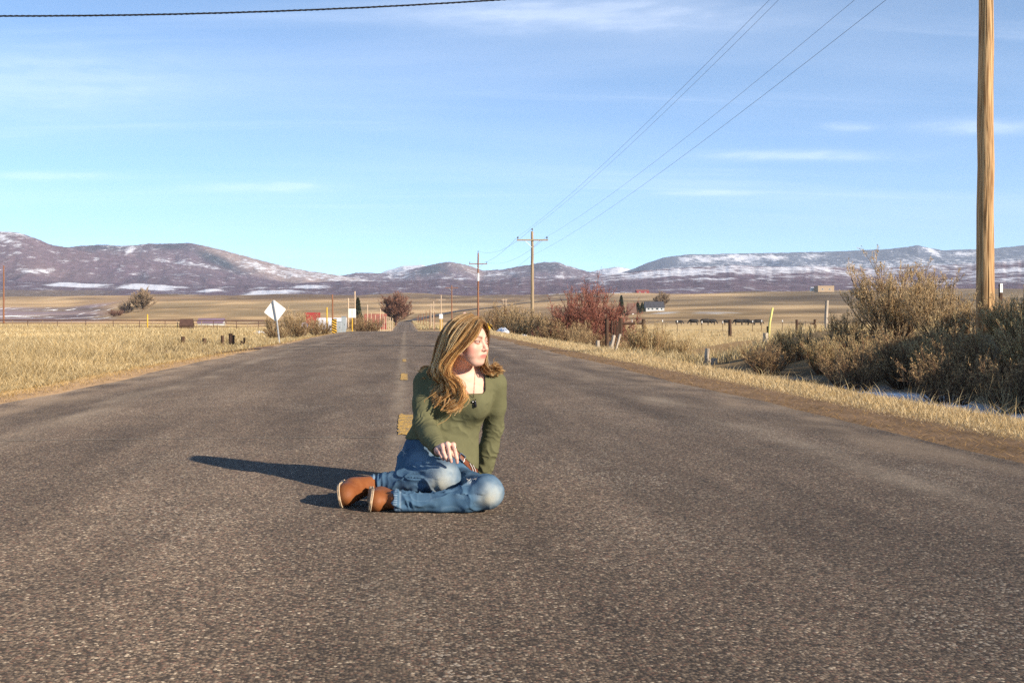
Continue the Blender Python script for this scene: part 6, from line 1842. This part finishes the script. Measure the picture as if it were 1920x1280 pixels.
for (a_, b_) in (((881, 868), (888, 885)), ((887, 872), (893, 888))):
    m = MB(); m.tube([front_hit(bo, *a_) - ROOT, front_hit(bo, (a_[0] + b_[0]) / 2 + 1, (a_[1] + b_[1]) / 2) - ROOT, front_hit(bo, *b_) - ROOT], .0022, 5)
    m.build('belt_loop', simple('loop_stitching', (.50, .47, .44), .7), PERSON)
# ---- boots
M_BOOT = simple('tan_leather', attr=True, rough=0.62, spec=0.3, bump=0.0012, bscale=260)
M_SOLE = simple('crepe_sole', (.36, .25, .155), 0.8, nscale=60, namt=.2)
M_WELT = simple('welt_stitch', (.55, .42, .28), .8)
def boot(ank, toe, nrm, ctr, S=1.0, tag_=''):
    """toe: direction the toes point; nrm: out of the sole; ctr: middle of the sole"""
    t = unit(toe); n = unit(nrm - t * float(np.dot(nrm, t))); w = np.cross(t, n)
    loc = lambda P: np.stack([(P - ctr) @ t, -((P - ctr) @ n), (P - ctr) @ w], -1) / S
    def outline(a):      # half width of the foot along its length
        return np.interp(a, [-.125, -.115, -.09, -.04, .02, .065, .095, .115, .128], [.002, .022, .033, .034, .043, .050, .046, .033, .002])
    def upper_(P):
        q = loc(P)
        d = ell(q, A3(.060, .026, 0), A3(.068, .046, .051))
        d = smin(d, ell(q, A3(-.005, .040, 0), A3(.075, .052, .046)), .025)
        d = smin(d, ell(q, A3(-.082, .038, 0), A3(.045, .052, .036)), .025)
        sh = (ank - ctr); shl = A3(sh @ t, -(sh @ n), sh @ w) / S
        d = smin(d, cap(q, A3(-.030, .050, 0), shl, .050, .038), .03)
        d = smax(d, .0 - q[..., 1], .004)
        seam = np.abs(ell(q, A3(.075, .055, 0), A3(.048, .04, .030)))
        return d * S
    def sole_(P):
        q = loc(P)
        o = np.abs(q[..., 2]) - (outline(q[..., 0]) + .004)
        d = np.maximum(o, np.abs(q[..., 0]) - .131)
        heel = np.where(q[..., 0] < -.045, -.016, -.008)
        return smax(d, np.maximum(q[..., 1] - .004, heel - q[..., 1]), .004) * S
    def colf(V, N):
        c = np.tile(np.array([.190, .058, .016]), (len(V), 1))
        k = np.clip(.5 + N3(V, 30) * .7 + N3(V, 90, 4) * .4, 0, 1)
        c = c * (1 - .55 * k[:, None]) + np.array([.27, .098, .030]) * .55 * k[:, None]
        q = loc(V.astype(np.float32)); seam = np.abs(ell(q, A3(.075, .055, 0), A3(.048, .04, .030)))
        return c
    lo = np.minimum(ctr, ank) - .16; hi = np.maximum(ctr, ank) + .16
    g3 = [grid_axis(lo[i], hi[i], .0032) for i in range(3)]
    clampz = lambda f: (lambda P: smax(f(P), -(P[..., 2] - .002), .003))
    b = part_mesh('boot', clampz(upper_), *g3, M_BOOT, colf, parent=PERSON, sm=1)
    s = part_mesh('sole', clampz(sole_), *g3, M_SOLE, parent=b, sm=1)
    # welt line between sole and upper
    m = MB(); pts = []
    for i in range(61):
        a = -.122 + .247 * i / 60
        pts.append(ctr + t * (a * S) - n * (.003 * S) + w * ((float(outline(a)) + .0045) * S) - ROOT)
    for i in range(61):
        a = .125 - .247 * i / 60
        pts.append(ctr + t * (a * S) - n * (.003 * S) - w * ((float(outline(a)) + .0045) * S) - ROOT)
    pts = [p for p in pts if p[2] > .003]
    m.tube(pts, .0022, 5); m.build('welt', M_WELT, b, smooth=True)
boot(ANKR, A3(-.06, -.98, -.06), A3(-.95, .06, -.16), A3(-.268, 4.570, .052), 0.95)
boot(ANKL, A3(.03, -.99, -.02), A3(-.98, -.05, .16), A3(-.143, 4.475, .045), 0.90)
# ---- jewellery
m = MB()
M_GOLD = simple('tarnished_silver', (.30, .25, .20), .35, metal=.9)
pend = px3(889, 748, 4.705)
beads = []
def torso_front(px, py):
    """a point on the skin or knit seen in that direction"""
    Ys_ = np.arange(4.60, 4.95, .002, dtype=np.float32)
    P = np.stack([px3(px, py, y) for y in Ys_])
    f = np.minimum(body(P), sweater(P))
    i = np.argmax(f < 0)
    return P[max(i - 2, 0)]
def bead_line(pts, n):
    out = []
    for i in range(n):
        t = i / (n - 1) * (len(pts) - 1); k = min(int(t), len(pts) - 2); u = t - k
        out.append((pts[k][0] * (1 - u) + pts[k + 1][0] * u, pts[k][1] * (1 - u) + pts[k + 1][1] * u))
    return out
for (x_, y_) in bead_line([(891, 698), (890, 715), (889, 732), (888, 745)], 22) + bead_line([(874, 731), (879, 738), (885, 744)], 9):
    p = torso_front(x_, y_) - ROOT
    r_ = .0021
    m.add([p + A3(r_, 0, 0), p + A3(-r_, 0, 0), p + A3(0, r_, 0), p + A3(0, -r_, 0), p + A3(0, 0, r_), p + A3(0, 0, -r_)], [(0, 2, 4), (2, 1, 4), (1, 3, 4), (3, 0, 4), (2, 0, 5), (1, 2, 5), (3, 1, 5), (0, 3, 5)])
nk = tag(m.build('necklace', M_GOLD, PERSON), kind='stuff')
m = MB(); p = torso_front(891, 757) - ROOT + A3(0, -.003, 0)
m.tube([p + A3(0, 0, .022), p + A3(0, 0, .012), p + A3(0, 0, 0), p + A3(.002, 0, -.012), p + A3(.002, 0, -.016)], [.002, .0035, .006, .0055, .001], 8); m.build('pendant', simple('onyx', (.015, .015, .02), .15), nk, smooth=True)
m = MB(); p = torso_front(886.5, 753) - ROOT + A3(0, -.003, 0)
m.tube([p + A3(0, 0, .006), p + A3(0, 0, 0), p + A3(0, 0, -.006)], [.001, .005, .001], 8); m.build('charm', simple('charm_silver', (.75, .72, .68), .2, metal=1), nk, smooth=True)
a, b = FR[3][0][0], FR[3][0][1]
ax = unit(b - a); c0 = a * .45 + b * .55; e1 = unit(np.cross(ax, A3(0, 0, 1))); e2 = np.cross(ax, e1)
m = MB(); m.tube([c0 + (e1 * math.cos(k * math.pi / 10) + e2 * math.sin(k * math.pi / 10)) * .0102 - ROOT for k in range(21)], .0013, 5); m.build('ring', simple('ring_silver', (.7, .68, .66), .2, metal=1), PERSON, smooth=True)

# ---- hair: locks guided from the parting, grown strand by strand over a fuller under-layer
hr = np.random.default_rng(77)
GUIDES = [   # (bearing, height, distance) from root to tip; near side from the parting backwards
    [(899, 603, 4.668), (894, 612, 4.640), (884, 630, 4.632), (868, 647, 4.640), (850, 661, 4.655), (838, 678, 4.662), (836, 694, 4.665), (846, 712, 4.672), (860, 728, 4.675), (868, 744, 4.680), (858, 758, 4.683), (846, 766, 4.688)],
    [(898, 599, 4.690), (885, 612, 4.650), (870, 632, 4.640), (856, 650, 4.650), (842, 668, 4.660), (830, 688, 4.668), (838, 704, 4.668), (856, 716, 4.672), (866, 732, 4.675), (862, 750, 4.682), (850, 760, 4.686), (838, 766, 4.692)],
    [(893, 595, 4.715), (874, 608, 4.672), (858, 630, 4.660), (846, 652, 4.665), (834, 672, 4.675), (824, 692, 4.685), (836, 702, 4.680), (850, 710, 4.678), (858, 724, 4.682), (852, 738, 4.690), (846, 748, 4.694), (850, 756, 4.696)],
    [(886, 592, 4.745), (862, 606, 4.702), (845, 630, 4.690), (834, 654, 4.695), (822, 678, 4.705), (814, 696, 4.712), (822, 708, 4.705), (834, 716, 4.702), (838, 728, 4.706), (826, 738, 4.710), (818, 748, 4.714), (818, 757, 4.718)],
    [(876, 591, 4.780), (850, 606, 4.745), (834, 632, 4.740), (824, 658, 4.745), (812, 682, 4.752), (807, 697, 4.756), (814, 707, 4.745), (826, 712, 4.735), (830, 722, 4.735), (820, 733, 4.738), (812, 744, 4.742), (818, 750, 4.742)],
    [(868, 592, 4.820), (842, 608, 4.810), (827, 636, 4.815), (818, 662, 4.820), (808, 686, 4.825), (803, 698, 4.825), (810, 706, 4.815), (820, 710, 4.800), (822, 718, 4.795), (812, 724, 4.795), (808, 730, 4.795), (812, 736, 4.79)],
    [(872, 594, 4.845), (852, 610, 4.860), (842, 640, 4.880), (836, 665, 4.890), (826, 688, 4.895), (815, 700, 4.895), (806, 702, 4.890), (800, 700, 4.880), (796, 698, 4.870), (792, 696, 4.862), (790, 695, 4.86), (787, 695, 4.86)],
    [(884, 595, 4.840), (882, 612, 4.860), (880, 645, 4.885), (884, 672, 4.895), (886, 692, 4.900), (884, 700, 4.905), (882, 706, 4.905), (880, 712, 4.905), (878, 716, 4.905), (878, 722, 4.905), (878, 728, 4.905), (878, 732, 4.905)],
    [(892, 596, 4.800), (900, 612, 4.815), (902, 642, 4.835), (903, 668, 4.845), (905, 684, 4.845), (911, 694, 4.835), (919, 699, 4.825), (927, 700, 4.820), (933, 697, 4.817), (936, 692, 4.815), (933, 688, 4.815), (928, 688, 4.815)],
    [(898, 598, 4.745), (906, 612, 4.765), (907, 640, 4.795), (905, 664, 4.805), (905, 680, 4.805), (909, 690, 4.798), (917, 696, 4.792), (925, 697, 4.790), (932, 695, 4.790), (935, 691, 4.790), (932, 687, 4.790), (927, 687, 4.790)],
    [(901, 601, 4.700), (909, 611, 4.715), (912, 628, 4.745), (909, 650, 4.775), (905, 672, 4.785), (907, 686, 4.780), (914, 693, 4.775), (922, 696, 4.775), (929, 695, 4.775), (934, 691, 4.777), (933, 687, 4.78), (929, 685, 4.78)]]
GP = np.array([[px3(*p) for p in g_] for g_ in GUIDES])          # guides, points, xyz
def catmull(P, m):
    k = P.shape[-2]
    t = np.linspace(0, k - 1, m); i = np.clip(t.astype(int), 0, k - 2); u = (t - i)[:, None]
    p0 = P[..., np.maximum(i - 1, 0), :]; p1 = P[..., i, :]; p2 = P[..., i + 1, :]; p3 = P[..., np.minimum(i + 2, k - 1), :]
    return .5 * (2 * p1 + (p2 - p0) * u + (2 * p0 - 5 * p1 + 4 * p2 - p3) * u ** 2 + (3 * p1 - p0 - 3 * p2 + p3) * u ** 3)
GP[2:7, 4:7, 0] += .017; GP[2:7, 7:, 0] += .008; GP[2:7, 3, 0] += .006
GS = catmull(GP, 30)
GW = np.array([1.25, 1.25, 1.15, 1.0, .9, .7, .35, .35, .32, .34, .34])
def lock_paths(nc, nl, ns, m=24):
    """clumps between neighbouring guides; each holds locks of one tone, each lock single strands"""
    out = []; cols = []
    cdf = np.cumsum(GW) / GW.sum()
    t = np.linspace(0, 1, m)
    GSm = catmull(GP, m)
    for i in range(nc):
        g0 = np.clip(np.searchsorted(cdf, (i + hr.random()) / nc) + hr.random() - .5, 0, len(GUIDES) - 1.001)
        k = int(g0); u = g0 - k
        c = GSm[k] * (1 - u) + GSm[k + 1] * u
        ph = hr.random() * 6.28
        amp = .0015 + .021 * np.clip(t - .34, 0, 1) * (.5 + hr.random())
        fq = 17 + 8 * hr.random()
        wv = np.stack([np.sin(t * fq + ph), .7 * np.cos(t * fq + ph), .35 * np.sin(t * fq + ph + 1)], -1) * amp[:, None]
        c = c + hr.normal(0, 1, 3) * (.0022 + .0050 * t)[:, None] + wv
        cw = (.0085 * (.35 + .85 * np.sin(np.clip(t, 0, 1) * 3.0) ** .6) * (1 - .82 * t ** 1.4) + .0014)
        for b in range(nl):
            o2 = hr.normal(0, 1, 3)
            cl = c + o2 * cw[:, None] * .9
            if hr.random() < .10: cl = cl + np.outer(t ** 2.5, hr.normal(0, .018, 3))
            tone = hr.random()
            base = np.array([.78, .50, .21]) if tone < .40 else np.array([.95, .76, .46]) if tone < .78 else np.array([.30, .155, .065])
            if k >= 7: base = base * .85
            root = np.array([.28, .155, .068])
            r1 = .22 + .16 * hr.random()
            for j in range(ns):
                s = cl + hr.normal(0, 1, 3) * cw[:, None] * .26 + np.stack([np.sin(t * 22 + j), np.cos(t * 25 + j * 2), np.sin(t * 20 + j * 3)], -1) * .0007
                out.append(s)
                e = base * (.8 + .4 * hr.random())
                rt = sstep(r1, .02, t)[:, None] * .7
                tip = sstep(.45, 1., t)[:, None] * .35
                cc = e * (1 - rt) + root * rt
                cc = cc * (1 - tip) + np.array([.62, .385, .165]) * tip
                cols.append(np.repeat(cc, 2, 0))
    return np.array(out), np.concatenate(cols)
S_, SCOL = lock_paths(78, 9, 14)
# keep strands out of the face and the skull
_q = hloc(S_.reshape(-1, 3).astype(np.float32))
_d = head(S_.reshape(-1, 3).astype(np.float32))
_e = 1e-3
_pt = S_.reshape(-1, 3).astype(np.float32)
_gr = np.stack([head(_pt + A3(_e, 0, 0)) - _d, head(_pt + A3(0, _e, 0)) - _d, head(_pt + A3(0, 0, _e)) - _d], -1); _gr /= np.linalg.norm(_gr, axis=1)[:, None] + 1e-9
_pt = _pt + _gr * np.clip(.005 - _d, 0, .03)[:, None]
_d2 = np.minimum(body(_pt), sweater(_pt))
_g2 = np.stack([np.minimum(body(_pt + v_), sweater(_pt + v_)) - _d2 for v_ in (A3(_e, 0, 0), A3(0, _e, 0), A3(0, 0, _e))], -1); _g2 /= np.linalg.norm(_g2, axis=1)[:, None] + 1e-9
_pt = _pt + _g2 * np.clip(.004 - _d2, 0, .03)[:, None]
S_ = _pt.reshape(S_.shape)
HV, HQ = ribbon_mesh(S_.astype(float), np.full(len(S_), .0016), hr)
# under-layer
def underhair(P):
    q = hloc(P)
    sk = ell(q, A3(-.020, 0, .032), A3(.1015, .0785, .0815))
    # bare the face: the hairline runs from the brow over the temple to behind the ear
    hl = q[..., 0] - (.046 - .9 * np.clip(.075 - q[..., 2], 0, .05) - .25 * np.clip(-q[..., 2] + .02, 0, .1))
    d = smax(sk, hl, .010)
    d = np.maximum(d, -.075 - q[..., 2])
    for k_ in range(0, len(GUIDES)):
        pts = GS[k_][::3]
        n_ = len(pts)
        rr = np.interp(np.linspace(0, 1, n_), [0, .12, .4, .6, .85, 1], [.004, .009, .011, .008, .003, .001]) * (1.0 if k_ < 6 else .62)
        d = smin(d, chain(P, list(pts), list(rr), .008), .012)
    return d
def under_push(P): return np.maximum(underhair(P), -(head(P) - .0015))
V, Q = surface_nets(under_push, grid_axis(.03, .45, .0034), grid_axis(4.60, 4.95, .0034), grid_axis(.40, .83, .0034))
V = relax(V, Q, 2, .5)
Nn = vnorm(V, Q)
V = V + Nn * (.0016 * N3(V * A3(1, 1, .35), 160, 2))[:, None]
uc = np.array([.42, .25, .105]) * (1 + .5 * N3(V * A3(1, 1, .25), 150)[:, None])
hv = np.concatenate([HV, V]); 
me = np_mesh('hair', hv - ROOT, [HQ, Q + len(HV)], simple('hair', attr=True, rough=0.5, spec=0.28, trans=0.45), np.concatenate([SCOL, uc]), True)
link('hair', me, PERSON)
# ================================================================== the air
m = bpy.data.materials.new('air'); m.use_nodes = True
N, L = m.node_tree.nodes, m.node_tree.links
N.clear()
o_ = N.new('ShaderNodeOutputMaterial'); pv = N.new('ShaderNodeVolumePrincipled')
pv.inputs['Color'].default_value = (.72, .82, 1.0, 1)
pv.inputs['Density'].default_value = 5.0e-5
pv.inputs['Anisotropy'].default_value = 0.0
L.new(pv.outputs[0], o_.inputs['Volume'])
mb = MB(); mb.box((0, 5900, 525), (16400, 14000, 1200))
tag(mb.build('haze', m), 'thin blue air over the valley', 'haze', kind='stuff')
